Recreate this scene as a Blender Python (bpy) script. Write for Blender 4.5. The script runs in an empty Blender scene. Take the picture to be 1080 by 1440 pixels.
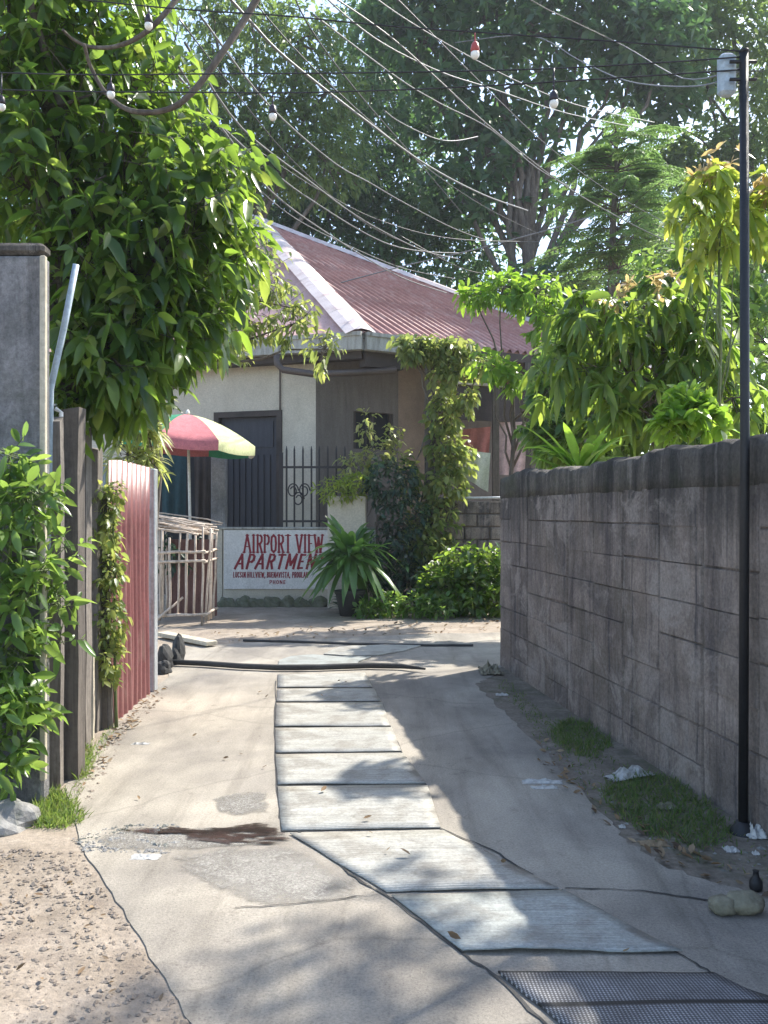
import bpy, math, random
import numpy as np
from mathutils import Vector, Matrix

SC = bpy.context.scene
COL = SC.collection
rng = np.random.default_rng(7)
random.seed(7)
F, HY, CAMZ = 1200.0, 720.0, 1.45
R = math.radians


def P(px, py, Y):
    return ((px - 540) / F * Y, Y, CAMZ - (py - HY) / F * Y)


def G(px, py, z=0.0):
    Y = (CAMZ - z) * F / (py - HY)
    return ((px - 540) / F * Y, Y, z)


# ------------------------------------------------------------------ materials
def new_mat(name):
    m = bpy.data.materials.new(name)
    m.use_nodes = True
    nt = m.node_tree
    return m, nt, nt.nodes['Principled BSDF'], nt.nodes['Material Output']


def nd(nt, typ, props=None, **inp):
    n = nt.nodes.new(typ)
    for k, v in (props or {}).items():
        setattr(n, k, v)
    for k, v in inp.items():
        k2 = k.replace('_', ' ')
        s = n.inputs[int(k[1:])] if (k[0] == 'i' and k[1:].isdigit()) else n.inputs[k2]
        if hasattr(v, 'is_linked') or isinstance(v, bpy.types.NodeSocket):
            nt.links.new(v, s)
        else:
            s.default_value = v
    return n


def c4(c):
    return (c[0], c[1], c[2], 1.0)


def coords(nt, scale=(1, 1, 1), kind='Object'):
    tc = nt.nodes.new('ShaderNodeTexCoord')
    mp = nd(nt, 'ShaderNodeMapping', Vector=tc.outputs[kind], Scale=scale)
    return mp.outputs[0]


def noise(nt, vec, scale, detail=5, rough=.6, dist=0.0):
    return nd(nt, 'ShaderNodeTexNoise', Vector=vec, Scale=scale, Detail=detail, Roughness=rough, Distortion=dist).outputs[0]


def ramp(nt, fac, stops, interp='LINEAR'):
    n = nt.nodes.new('ShaderNodeValToRGB')
    n.color_ramp.interpolation = interp
    el = n.color_ramp.elements
    while len(el) < len(stops):
        el.new(.5)
    for e, (p, c) in zip(el, stops):
        e.position = p
        e.color = c4(c) if len(c) == 3 else c
    nt.links.new(fac, n.inputs[0])
    return n.outputs[0]


def mix(nt, fac, a, b, mode='MIX'):
    n = nt.nodes.new('ShaderNodeMix')
    n.data_type = 'RGBA'
    n.blend_type = mode
    for s, v in ((n.inputs[0], fac), (n.inputs[6], a), (n.inputs[7], b)):
        if isinstance(v, bpy.types.NodeSocket):
            nt.links.new(v, s)
        else:
            s.default_value = c4(v) if isinstance(v, (tuple, list)) and len(v) == 3 else v
    return n.outputs[2]


def bump(nt, bs, h, strength=.4, dist=.01):
    b = nd(nt, 'ShaderNodeBump', Height=h, Strength=strength, Distance=dist)
    nt.links.new(b.outputs[0], bs.inputs['Normal'])


def rough_mat(name, c_lo, c_hi, scale=4, c_stain=None, stain_scale=1.2, stretch=(1, 1, 1), rough=.85, bstr=.4,
              bscale=60, stain_lo=.5, stain_hi=.68, spec=.3, metallic=0.0):
    m, nt, bs, out = new_mat(name)
    v = coords(nt, stretch)
    v0 = coords(nt)
    base = ramp(nt, noise(nt, v, scale, 8, .65), [(.3, c_lo), (.7, c_hi)])
    fine = ramp(nt, noise(nt, v0, bscale, 4, .7), [(.3, (.78, .78, .78)), (.7, (1.15, 1.15, 1.15))])
    col = mix(nt, 1.0, base, fine, 'MULTIPLY')
    if c_stain:
        st = ramp(nt, noise(nt, v, stain_scale, 7, .7, .6), [(stain_lo, (0, 0, 0)), (stain_hi, (1, 1, 1))])
        col = mix(nt, st, col, c_stain)
    nt.links.new(col, bs.inputs['Base Color'])
    bs.inputs['Roughness'].default_value = rough
    bs.inputs['Specular IOR Level'].default_value = spec
    bs.inputs['Metallic'].default_value = metallic
    bump(nt, bs, noise(nt, v0, bscale, 6, .7), bstr, .01)
    return m


def leaf_mat(name, cols, trans, tw=.45, rough=.38, spec=.5, hue_noise=.0):
    """leaf: reflected colour varies leaf by leaf, light passes through"""
    m, nt, bs, out = new_mat(name)
    g = nt.nodes.new('ShaderNodeNewGeometry')
    k = len(cols)
    col = ramp(nt, g.outputs['Random Per Island'], [(i / max(1, k - 1) * .98, c) for i, c in enumerate(cols)])
    v = coords(nt)
    vr = ramp(nt, noise(nt, v, 9, 3), [(.3, (.75, .75, .75)), (.7, (1.2, 1.2, 1.2))])
    col = mix(nt, 1.0, col, vr, 'MULTIPLY')
    nt.links.new(col, bs.inputs['Base Color'])
    bs.inputs['Roughness'].default_value = rough
    bs.inputs['Specular IOR Level'].default_value = spec
    bump(nt, bs, noise(nt, v, 70, 2), .15, .004)
    tcol = mix(nt, .55, trans, mix(nt, 1.0, col, (3.2, 3.2, 2.4), 'MULTIPLY'))
    tr = nd(nt, 'ShaderNodeBsdfTranslucent', Color=tcol)
    mx = nd(nt, 'ShaderNodeMixShader', i0=tw, i1=bs.outputs[0], i2=tr.outputs[0])
    nt.links.new(mx.outputs[0], out.inputs['Surface'])
    return m


def plain(name, c, rough=.6, metallic=0.0, spec=.4, var=.18, scale=9, stretch=(1, 1, 1)):
    lo = tuple(x * (1 - var) for x in c)
    hi = tuple(min(1, x * (1 + var)) for x in c)
    return rough_mat(name, lo, hi, scale, rough=rough, spec=spec, metallic=metallic, bstr=.15, bscale=45, stretch=stretch)


M = {}


def build_materials():
    # lane concrete: mottled, with finer aggregate and hairline cracks
    m, nt, bs, out = new_mat('lane_concrete')
    v = coords(nt)
    vs = coords(nt, (1, .35, 1))
    base = ramp(nt, noise(nt, vs, 2.2, 9, .62, .3), [(.3, (.245, .22, .185)), (.55, (.345, .31, .262)), (.75, (.42, .38, .32))])
    blot = ramp(nt, noise(nt, v, 1.1, 5, .6, .4), [(.40, (1.05, 1.05, 1.03)), (.68, (.6, .6, .62))])
    col = mix(nt, 1.0, base, blot, 'MULTIPLY')
    fine = ramp(nt, noise(nt, v, 95, 7, .85), [(.30, (.5, .5, .5)), (.5, (1, 1, 1)), (.70, (1.35, 1.35, 1.35))])
    tyre = ramp(nt, noise(nt, coords(nt, (3.2, .28, 1)), 1.6, 6, .7, .5), [(.5, (1, 1, 1)), (.7, (.74, .73, .72))])
    col = mix(nt, 1.0, col, tyre, 'MULTIPLY')
    col = mix(nt, 1.0, col, fine, 'MULTIPLY')
    agg = nd(nt, 'ShaderNodeTexVoronoi', Vector=v, Scale=70.0)
    ag = ramp(nt, agg.outputs[0], [(.10, (.62, .60, .58)), (.22, (1, 1, 1))])
    agm = ramp(nt, noise(nt, v, 1.7, 6, .7, .6), [(.44, (0, 0, 0)), (.6, (1, 1, 1))])
    col = mix(nt, agm, col, mix(nt, 1.0, col, ag, 'MULTIPLY'))
    spots = ramp(nt, noise(nt, v, 6.5, 8, .8, .3), [(.58, (1, 1, 1)), (.70, (.58, .56, .55))])
    col = mix(nt, 1.0, col, spots, 'MULTIPLY')
    vo = nd(nt, 'ShaderNodeTexVoronoi', {'feature': 'DISTANCE_TO_EDGE'}, Vector=mix(nt, .22, v, nd(nt, 'ShaderNodeTexNoise', Vector=v, Scale=1.3, Detail=6).outputs[1]), Scale=.75)
    crack = ramp(nt, vo.outputs[0], [(.0, (.30, .29, .28)), (.007, (1, 1, 1))])
    col = mix(nt, .28, col, mix(nt, 1.0, col, crack, 'MULTIPLY'))
    nt.links.new(col, bs.inputs['Base Color'])
    bs.inputs['Roughness'].default_value = .82
    bs.inputs['Specular IOR Level'].default_value = .35
    h = mix(nt, .35, noise(nt, v, 150, 5, .75), noise(nt, vs, 14, 5, .6))
    bump(nt, bs, h, .5, .012)
    M['lane'] = m

    m, nt, bs, out = new_mat('wet_concrete')
    v = coords(nt)
    sp = noise(nt, v, 110, 6, .85)
    col = ramp(nt, sp, [(.36, (.15, .138, .12)), (.5, (.27, .25, .22)), (.62, (.48, .46, .42))])  # pale speckles: aggregate, with the wet glitter painted into the colour
    nt.links.new(col, bs.inputs['Base Color'])
    nt.links.new(ramp(nt, noise(nt, v, 5, 4), [(.35, (.10, .10, .10)), (.65, (.30, .30, .30))]), bs.inputs['Roughness'])
    bs.inputs['Specular IOR Level'].default_value = .8
    bump(nt, bs, sp, .5, .01)
    edge = noise(nt, v, 9, 8, .75, .5)
    at = nd(nt, 'ShaderNodeAttribute', {'attribute_name': 'edge'})
    ad = nd(nt, 'ShaderNodeMath', {'operation': 'ADD'}, i0=edge, i1=at.outputs['Fac'])
    soft = ramp(nt, ad.outputs[0], [(.62, (0, 0, 0)), (.95, (.9, .9, .9))])
    tp = nd(nt, 'ShaderNodeBsdfTransparent')
    mx = nd(nt, 'ShaderNodeMixShader', i0=soft, i1=tp.outputs[0], i2=bs.outputs[0])
    nt.links.new(mx.outputs[0], out.inputs['Surface'])
    M['wet'] = m

    m, nt, bs, out = new_mat('puddle_water')
    v = coords(nt)
    nt.links.new(ramp(nt, noise(nt, v, 6, 4), [(.4, (.03, .023, .02)), (.6, (.06, .038, .033))]), bs.inputs['Base Color'])  # reflected red-brown surroundings painted into the water colour
    bs.inputs['Roughness'].default_value = .015
    bs.inputs['Specular IOR Level'].default_value = .8
    edge = ramp(nt, noise(nt, coords(nt, (.6, 2.6, 1)), 9, 6, .7, .5), [(.36, (0, 0, 0)), (.62, (1, 1, 1))])
    at = nd(nt, 'ShaderNodeAttribute', {'attribute_name': 'edge'})
    ad = nd(nt, 'ShaderNodeMath', {'operation': 'ADD'}, i0=edge, i1=at.outputs['Fac'])
    mu = ramp(nt, ad.outputs[0], [(.58, (0, 0, 0)), (.90, (.92, .92, .92))])
    tp = nd(nt, 'ShaderNodeBsdfTransparent')
    mx = nd(nt, 'ShaderNodeMixShader', i0=mu, i1=tp.outputs[0], i2=bs.outputs[0])
    nt.links.new(mx.outputs[0], out.inputs['Surface'])
    M['water'] = m

    M['dirt'] = rough_mat('sandy_dirt', (.22, .178, .135), (.38, .32, .258), 3, (.17, .135, .11), 2.2, rough=.95, bstr=.9, bscale=38, stain_lo=.55, stain_hi=.72)
    M['soil'] = rough_mat('dark_soil', (.13, .11, .088), (.26, .22, .175), 5, (.09, .09, .055), 3, rough=.95, bstr=.9, bscale=40)
    M['apron'] = rough_mat('shaded_asphalt_apron', (.10, .098, .10), (.17, .165, .165), 3, rough=.9, bscale=80)
    # pale ribbed mat
    def ribbed(name, lo, hi, stain, rib=60.0, amp=.5, rough=.5):
        m, nt, bs, out = new_mat(name)
        tc = nt.nodes.new('ShaderNodeTexCoord')
        v = coords(nt)
        mp = nd(nt, 'ShaderNodeMapping', Vector=tc.outputs['UV'], Scale=(.5, 7, 1))
        st = noise(nt, mp.outputs[0], 2.6, 7, .65, .3)
        col = ramp(nt, st, [(.28, lo), (.6, hi)])
        ed = nd(nt, 'ShaderNodeSeparateXYZ', i0=tc.outputs['UV'])
        dirt = ramp(nt, noise(nt, v, 7, 7, .75, .4), [(.46, (0, 0, 0)), (.75, (.8, .8, .8))])
        col = mix(nt, dirt, col, (.15, .13, .105))
        s2 = ramp(nt, noise(nt, v, 3.4, 6, .65, .4), [(.5, (0, 0, 0)), (.72, (1, 1, 1))])
        col = mix(nt, mix(nt, 1.0, s2, (.75, .75, .75), 'MULTIPLY'), col, stain)
        fine = ramp(nt, noise(nt, v, 75, 6, .8), [(.3, (.62, .62, .62)), (.7, (1.25, 1.25, 1.25))])
        col = mix(nt, 1.0, col, fine, 'MULTIPLY')
        nt.links.new(col, bs.inputs['Base Color'])
        bs.inputs['Roughness'].default_value = rough
        w = nd(nt, 'ShaderNodeTexWave', {'wave_type': 'BANDS', 'bands_direction': 'Y'}, Vector=tc.outputs['UV'], Scale=rib, Distortion=.4, Detail=1)
        bump(nt, bs, mix(nt, .5, w.outputs[1], st), amp, .008)
        return m
    M['mat_pale'] = ribbed('pale_ribbed_rubber', (.255, .25, .225), (.42, .41, .37), (.22, .195, .16), 9, .35)
    M['mat_teal'] = ribbed('teal_ribbed_rubber', (.235, .25, .238), (.37, .385, .36), (.21, .20, .18), 11, .35)
    # perforated black mat
    m, nt, bs, out = new_mat('perforated_black_rubber')
    tc = nt.nodes.new('ShaderNodeTexCoord')
    br = nd(nt, 'ShaderNodeTexBrick', Vector=tc.outputs['UV'], Scale=1.0)
    br.inputs['Color1'].default_value = (.42, .42, .43, 1)
    br.inputs['Color2'].default_value = (.30, .30, .32, 1)
    br.inputs['Mortar'].default_value = (.06, .06, .065, 1)
    br.inputs['Brick Width'].default_value = 1 / 62
    br.inputs['Row Height'].default_value = 1 / 34
    br.inputs['Mortar Size'].default_value = .0052
    v = coords(nt)
    d2 = ramp(nt, noise(nt, v, 6, 5), [(.3, (.55, .55, .55)), (.7, (1.2, 1.2, 1.2))])
    wv = nd(nt, 'ShaderNodeTexWave', {'wave_type': 'BANDS', 'bands_direction': 'Y'}, Vector=tc.outputs['UV'], Scale=.62, Distortion=.25, Detail=1)
    band = ramp(nt, wv.outputs[1], [(.0, (.08, .08, .08)), (.03, (.15, .15, .15)), (.05, (1, 1, 1))])
    nt.links.new(mix(nt, 1.0, mix(nt, 1.0, br.outputs[0], d2, 'MULTIPLY'), band, 'MULTIPLY'), bs.inputs['Base Color'])
    bs.inputs['Roughness'].default_value = .55
    bump(nt, bs, br.outputs[1], -.25, .006)
    M['mat_black'] = m

    # concrete block wall, streaked
    def streak(name, lo, hi, dark, moss, a=.46, b=.62):
        m, nt, bs, out = new_mat(name)
        v = coords(nt)
        vz = coords(nt, (3.6, 3.6, .42))
        g = nt.nodes.new('ShaderNodeNewGeometry')
        base = ramp(nt, noise(nt, v, 5, 7, .65), [(.3, lo), (.7, hi)])
        isl = ramp(nt, g.outputs['Random Per Island'], [(0, (.82, .82, .82)), (1, (1.12, 1.12, 1.12))])
        base = mix(nt, 1.0, base, isl, 'MULTIPLY')
        s1 = ramp(nt, noise(nt, vz, 1.5, 7, .7, .2), [(a, (0, 0, 0)), (b, (1, 1, 1))])
        col = mix(nt, s1, base, dark)
        s3 = ramp(nt, noise(nt, vz, 3.1, 6, .75), [(.56, (0, 0, 0)), (.63, (1, 1, 1))])
        col = mix(nt, mix(nt, 1.0, s3, (.4, .4, .4), 'MULTIPLY'), col, (.30, .28, .26))
        big = ramp(nt, noise(nt, v, .9, 4, .6, .8), [(.35, (.72, .72, .74)), (.62, (1.22, 1.18, 1.14))])
        col = mix(nt, 1.0, col, big, 'MULTIPLY')
        s2 = ramp(nt, noise(nt, v, 1.3, 6, .7, .5), [(.5, (0, 0, 0)), (.68, (1, 1, 1))])
        col = mix(nt, mix(nt, 1.0, s2, (.7, .7, .7), 'MULTIPLY'), col, moss)
        if name == 'weathered_block':
            # algae run-off below the coping, ragged in long drips
            pos = nd(nt, 'ShaderNodeSeparateXYZ', i0=coords(nt))
            vd = coords(nt, (9, 9, .25))
            dn = noise(nt, vd, 1.6, 6, .7)
            lim = nd(nt, 'ShaderNodeMath', {'operation': 'MULTIPLY_ADD'}, i0=dn, i1=1.5, i2=pos.outputs[2])
            run = ramp(nt, nd(nt, 'ShaderNodeMath', {'operation': 'MULTIPLY'}, i0=lim.outputs[0], i1=.4).outputs[0], [(.78, (0, 0, 0)), (.98, (.85, .85, .85))])
            col = mix(nt, run, col, (.06, .056, .052))
            bl = ramp(nt, noise(nt, coords(nt, (1.3, 1.3, .7)), 1.15, 7, .72, 1.2), [(.54, (0, 0, 0)), (.72, (.7, .7, .7))])
            col = mix(nt, bl, col, (.095, .085, .092))
            vs_ = ramp(nt, noise(nt, coords(nt, (6, 6, .3)), 1.2, 6, .75, .4), [(.55, (0, 0, 0)), (.62, (.75, .75, .75))])
            col = mix(nt, vs_, col, (.075, .07, .078))
            pt_ = ramp(nt, noise(nt, coords(nt), 2.1, 6, .7, .8), [(.52, (0, 0, 0)), (.62, (.7, .7, .7))])
            col = mix(nt, pt_, col, (.37, .32, .285))
        fine = ramp(nt, noise(nt, v, 48, 6, .8), [(.3, (.6, .6, .6)), (.7, (1.3, 1.3, 1.3))])
        col = mix(nt, 1.0, col, fine, 'MULTIPLY')
        nt.links.new(col, bs.inputs['Base Color'])
        bs.inputs['Roughness'].default_value = .92
        bs.inputs['Specular IOR Level'].default_value = .2
        bump(nt, bs, noise(nt, v, 42, 8, .8), .8, .02)
        return m
    M['block'] = streak('weathered_block', (.195, .163, .142), (.325, .275, .245), (.10, .084, .08), (.165, .138, .112), .5, .66)
    M['mortar'] = streak('dark_mortar', (.15, .128, .115), (.235, .20, .182), (.075, .065, .062), (.06, .06, .04))
    M['moss_band'] = streak('mossy_plaster', (.085, .078, .068), (.17, .153, .135), (.045, .044, .042), (.065, .075, .04), .42, .62)
    M['moss_stone'] = rough_mat('mossy_stone', (.09, .095, .06), (.2, .2, .15), 5, (.06, .085, .03), 3, rough=.95, bstr=.8, bscale=30)
    M['pillar'] = streak('grey_plaster', (.21, .21, .215), (.34, .335, .335), (.09, .088, .09), (.10, .1, .08), .47, .66)
    M['cream'] = rough_mat('cream_painted_plaster', (.46, .41, .33), (.58, .525, .43), 2.0, (.36, .32, .26), 1.6, (1.6, 1.6, .9), .8, .2, 50, .6, .8)
    M['taupe'] = rough_mat('taupe_plaster', (.125, .108, .095), (.18, .157, .138), 2.5, (.09, .078, .068), 1.6, (4, 4, .6), .85, .2, 50, .6, .8)  # darker brown tone for the right and porch walls
    M['tan'] = rough_mat('tan_plaster', (.19, .14, .105), (.27, .2, .15), 3, rough=.85)
    M['sign_white'] = rough_mat('white_sign_paint', (.60, .575, .55), (.74, .715, .69), 3, (.46, .42, .37), 2.5, (2, 2, 1), .6, .12, 60, .6, .82)
    M['fascia'] = rough_mat('fascia_concrete', (.30, .29, .26), (.44, .43, .39), 3, (.16, .15, .13), 2, (5, 5, .8), .9, .3, 50, .5, .7)
    M['roof_red'] = rough_mat('red_corrugated_paint', (.32, .135, .10), (.46, .22, .175), 1.6, (.50, .32, .27), 2.2, (1, 1, 1), .5, .1, 40, .5, .75, .5)
    M['roof_pink'] = rough_mat('faded_red_sheet', (.46, .27, .235), (.58, .37, .33), 1.5, (.6, .45, .41), 2, (1, 1, 1), .55, .1, 40, .55, .75)
    M['ridge'] = rough_mat('pale_ridge_cap', (.52, .44, .42), (.66, .58, .55), 2, (.4, .3, .28), 2.5, rough=.5, bstr=.1)
    M['red_sheet'] = rough_mat('red_painted_sheet', (.145, .045, .045), (.215, .078, .075), 3, (.24, .14, .12), 2.4, (3, 3, .7), .45, .1, 40, .55, .72, .5)
    M['galv'] = rough_mat('galvanised_sheet', (.40, .42, .44), (.56, .58, .60), 3, (.3, .24, .19), 2.6, (3, 3, .7), .42, .1, 40, .6, .75, .5, .5)
    M['wood_dark'] = rough_mat('dark_weathered_wood', (.07, .06, .052), (.145, .125, .108), 4, (.15, .13, .11), 2, (9, 9, .8), .85, .4, 30)
    M['wood_grey'] = rough_mat('grey_weathered_wood', (.13, .115, .10), (.25, .22, .19), 4, (.07, .06, .05), 2, (9, 9, .8), .85, .4, 30)
    M['wood_cream'] = rough_mat('pale_bare_wood', (.42, .37, .28), (.56, .5, .39), 4, (.28, .23, .17), 2, (9, 9, .8), .8, .3, 30, .55, .75)
    M['bamboo'] = rough_mat('dry_bamboo', (.46, .37, .29), (.66, .55, .45), 4, (.26, .2, .15), 3, (6, 6, 1), .6, .2, 30)
    M['brown_board'] = rough_mat('brown_board', (.045, .036, .032), (.085, .068, .06), 3, rough=.8)
    M['rust_board'] = rough_mat('rusty_board', (.10, .05, .042), (.19, .10, .085), 4, rough=.9, stretch=(8, 8, .8))
    M['door'] = rough_mat('slate_blue_door', (.036, .036, .044), (.06, .06, .07), 3, rough=.6, stretch=(8, 8, .6))
    M['dark_open'] = plain('interior_shade', (.02, .02, .022), .9)  # near-black colour paints the shade inside window and doorway
    M['black_metal'] = rough_mat('black_painted_steel', (.011, .011, .013), (.022, .021, .022), 8, (.07, .045, .03), 9, (1, 1, .5), .5, .25, 60, .6, .75, .4)
    M['iron'] = plain('dark_iron', (.03, .027, .03), .55)
    M['pipe_brown'] = plain('brown_drain_pipe', (.085, .065, .055), .5)
    M['pipe_white'] = plain('white_pvc', (.66, .64, .58), .4)
    M['pipe_blue'] = plain('pale_blue_pvc', (.36, .43, .48), .4)
    M['bark'] = rough_mat('grey_brown_bark', (.075, .06, .05), (.16, .135, .11), 6, (.22, .2, .17), 3, (3, 3, .6), .95, .9, 24, .55, .7)
    M['bark_pale'] = rough_mat('pale_bark', (.2, .185, .165), (.32, .3, .27), 6, (.1, .09, .08), 3, (3, 3, .8), .9, .7, 24)
    M['stem_green'] = plain('green_stem', (.11, .14, .05), .6)
    M['cable'] = plain('black_cable', (.025, .025, .027), .45)
    M['cable_pale'] = plain('weathered_grey_cable', (.17, .17, .17), .5)
    M['bulb'] = plain('frosted_white_bulb', (.8, .78, .72), .25, spec=.5, var=.04)
    M['socket_red'] = plain('red_socket', (.35, .06, .05), .4)
    M['socket_dark'] = plain('dark_socket', (.03, .022, .028), .4)
    M['u_red'] = plain('red_parasol_cloth', (.48, .15, .16), .8)
    M['u_yellow'] = plain('lime_parasol_cloth', (.50, .52, .27), .8)
    M['u_green'] = plain('green_parasol_cloth', (.03, .22, .11), .8)
    M['u_white'] = plain('white_parasol_cloth', (.7, .68, .62), .8)
    M['paint_red'] = plain('maroon_sign_paint', (.25, .018, .03), .6, var=.25, scale=20)
    M['cloth_red'] = plain('red_cloth', (.40, .15, .12), .85)
    M['cloth_pink'] = plain('faded_pink_sheet', (.52, .37, .35), .9, var=.3)
    M['tarp'] = plain('white_tarpaulin', (.74, .72, .66), .6)
    M['teal'] = plain('dark_teal_cloth', (.02, .055, .065), .85)
    M['rock'] = rough_mat('grey_rock', (.16, .155, .15), (.34, .33, .31), 6, (.08, .09, .06), 4, rough=.95, bstr=.9, bscale=26)
    M['sack'] = rough_mat('khaki_sack', (.17, .155, .11), (.27, .25, .18), 9, (.10, .085, .065), 11, rough=.9, bstr=1.0, bscale=22)
    M['plastic'] = plain('crumpled_white_plastic', (.42, .41, .39), .4, spec=.5)
    M['tyre'] = plain('dusty_rubber', (.045, .044, .043), .8)
    M['terracotta'] = plain('terracotta_pot', (.18, .085, .055), .85)
    # leaves: reflectance leaf by leaf
    M['lf_big'] = leaf_mat('broad_glossy_leaf', [(.022, .055, .022), (.035, .08, .02), (.055, .115, .024), (.03, .07, .024), (.10, .17, .032), (.13, .15, .05)], (.48, .66, .06), .48, .3, .55)
    M['lf_bush'] = leaf_mat('shrub_leaf', [(.03, .075, .022), (.06, .13, .03), (.09, .17, .04), (.05, .11, .03), (.14, .2, .06)], (.48, .62, .1), .45, .32, .55)
    M['lf_vine'] = leaf_mat('creeper_leaf', [(.07, .12, .035), (.13, .18, .05), (.20, .21, .07), (.09, .14, .04)], (.52, .56, .14), .45, .4, .45)
    M['lf_far_dark'] = leaf_mat('dark_canopy_leaf', [(.026, .062, .034), (.038, .084, .036), (.055, .11, .04), (.032, .072, .036)], (.2, .38, .09), .38, .4, .5)
    M['lf_far_light'] = leaf_mat('light_canopy_leaf', [(.045, .08, .03), (.075, .125, .04), (.11, .16, .05), (.06, .10, .035)], (.34, .46, .10), .42, .42, .4)
    M['lf_feather'] = leaf_mat('feathery_leaflet', [(.07, .13, .05), (.10, .17, .06), (.13, .2, .07)], (.34, .5, .14), .42, .45, .4)
    M['lf_mango'] = leaf_mat('long_drooping_leaf', [(.04, .10, .025), (.08, .15, .03), (.16, .20, .04), (.06, .12, .025), (.12, .18, .03)], (.5, .64, .09), .48, .34, .5)
    M['lf_yellow'] = leaf_mat('yellow_young_leaf', [(.12, .19, .03), (.20, .26, .04), (.24, .25, .06), (.12, .20, .03)], (.58, .66, .08), .45, .36, .45)
    M['lf_lime'] = leaf_mat('lime_leaf', [(.07, .16, .022), (.12, .22, .03), (.16, .24, .04)], (.48, .66, .06), .45, .36, .45)
    M['lf_dark'] = leaf_mat('shaded_shrub_leaf', [(.015, .036, .03), (.022, .05, .028), (.03, .06, .03)], (.08, .17, .05), .3, .4, .4)  # dark bluish leaf colour carries the shade the plants stand in
    M['lf_strap'] = leaf_mat('strap_leaf', [(.035, .09, .025), (.06, .13, .03), (.09, .17, .04)], (.3, .5, .07), .35, .3, .55)
    M['lf_straw'] = leaf_mat('pale_strap_leaf', [(.16, .2, .06), (.32, .32, .15), (.2, .25, .07)], (.5, .52, .15), .4, .4, .4)
    M['grass'] = leaf_mat('grass_blade', [(.06, .11, .025), (.10, .16, .04), (.15, .18, .06)], (.4, .5, .1), .4, .5, .3)
    M['grass_dull'] = leaf_mat('dull_grass_blade', [(.055, .10, .03), (.085, .14, .04), (.15, .15, .07)], (.22, .32, .08), .4, .5, .3)
    M['litter'] = leaf_mat('dry_fallen_leaf', [(.13, .08, .045), (.22, .15, .09), (.3, .23, .15), (.08, .055, .04)], (.3, .2, .1), .15, .7, .2)
    M['flower'] = leaf_mat('bronze_new_leaf', [(.26, .19, .10), (.36, .28, .16)], (.5, .4, .16), .4, .4, .4)


build_materials()


# ------------------------------------------------------------------ mesh helpers
class MB:
    def __init__(s):
        s.v, s.f, s.uv = [], [], None

    def add(s, vs, fs):
        o = len(s.v)
        s.v += [tuple(map(float, p)) for p in vs]
        s.f += [tuple(i + o for i in f) for f in fs]
        return s

    def box(s, c, size, rz=0.0, rx=0.0, ry=0.0, taper=1.0, bev=0.0):
        m = Matrix.Translation(c) @ Matrix.Rotation(rz, 4, 'Z') @ Matrix.Rotation(ry, 4, 'Y') @ Matrix.Rotation(rx, 4, 'X')
        x, y, z = (a / 2 for a in size)
        if bev <= 0:
            vs = [(sx * x * (taper if sz > 0 else 1), sy * y * (taper if sz > 0 else 1), sz * z) for sz in (-1, 1) for sy in (-1, 1) for sx in (-1, 1)]
            fs = [(0, 2, 3, 1), (4, 5, 7, 6), (0, 1, 5, 4), (1, 3, 7, 5), (3, 2, 6, 7), (2, 0, 4, 6)]
        else:
            b = min(bev, x * .6, y * .6, z * .6)
            ring = [(-x + b, -y), (x - b, -y), (x, -y + b), (x, y - b), (x - b, y), (-x + b, y), (-x, y - b), (-x, -y + b)]
            inn = [(px * (1 - b / x), py * (1 - b / y)) for px, py in ring]
            lev = [(inn, -z), (ring, -z + b), (ring, z - b), (inn, z)]
            vs = [(px, py, zz) for rr, zz in lev for px, py in rr]
            fs = [tuple(range(7, -1, -1)), tuple(range(24, 32))]
            for k in range(3):
                for i in range(8):
                    j = (i + 1) % 8
                    fs.append((k * 8 + i, k * 8 + j, k * 8 + 8 + j, k * 8 + 8 + i))
        return s.add([m @ Vector(p) for p in vs], fs)

    def tube(s, pts, radii, n=8, cap=True):
        pts = [Vector(p) for p in pts]
        if not hasattr(radii, '__len__'):
            radii = [radii] * len(pts)
        o = len(s.v)
        u = None
        for i, p in enumerate(pts):
            t = (pts[min(i + 1, len(pts) - 1)] - pts[max(i - 1, 0)])
            if t.length < 1e-9:
                t = Vector((0, 0, 1))
            t.normalize()
            if u is None:
                a = Vector((1, 0, 0)) if abs(t.x) < .8 else Vector((0, 1, 0))
                u = t.cross(a).normalized()
            else:
                u = (u - t * u.dot(t))
                u = u.normalized() if u.length > 1e-6 else t.orthogonal().normalized()
            w = t.cross(u)
            for k in range(n):
                a = 2 * math.pi * k / n
                s.v.append(tuple(p + (u * math.cos(a) + w * math.sin(a)) * radii[i]))
        for i in range(len(pts) - 1):
            for k in range(n):
                k2 = (k + 1) % n
                s.f.append((o + i * n + k, o + i * n + k2, o + (i + 1) * n + k2, o + (i + 1) * n + k))
        if cap:
            s.f.append(tuple(o + k for k in range(n - 1, -1, -1)))
            e = o + (len(pts) - 1) * n
            s.f.append(tuple(e + k for k in range(n)))
        return s

    def lathe(s, c, prof, n=16):
        o = len(s.v)
        for r, z in prof:
            for k in range(n):
                a = 2 * math.pi * k / n
                s.v.append((c[0] + r * math.cos(a), c[1] + r * math.sin(a), c[2] + z))
        for i in range(len(prof) - 1):
            for k in range(n):
                k2 = (k + 1) % n
                s.f.append((o + i * n + k, o + i * n + k2, o + (i + 1) * n + k2, o + (i + 1) * n + k))
        s.f.append(tuple(o + k for k in range(n - 1, -1, -1)))
        e = o + (len(prof) - 1) * n
        s.f.append(tuple(e + k for k in range(n)))
        return s

    def prism(s, poly, z0, z1):
        n = len(poly)
        vs = [(x, y, z0) for x, y in poly] + [(x, y, z1) for x, y in poly]
        fs = [tuple(range(n - 1, -1, -1)), tuple(range(n, 2 * n))]
        fs += [(i, (i + 1) % n, n + (i + 1) % n, n + i) for i in range(n)]
        return s.add(vs, fs)


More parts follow.
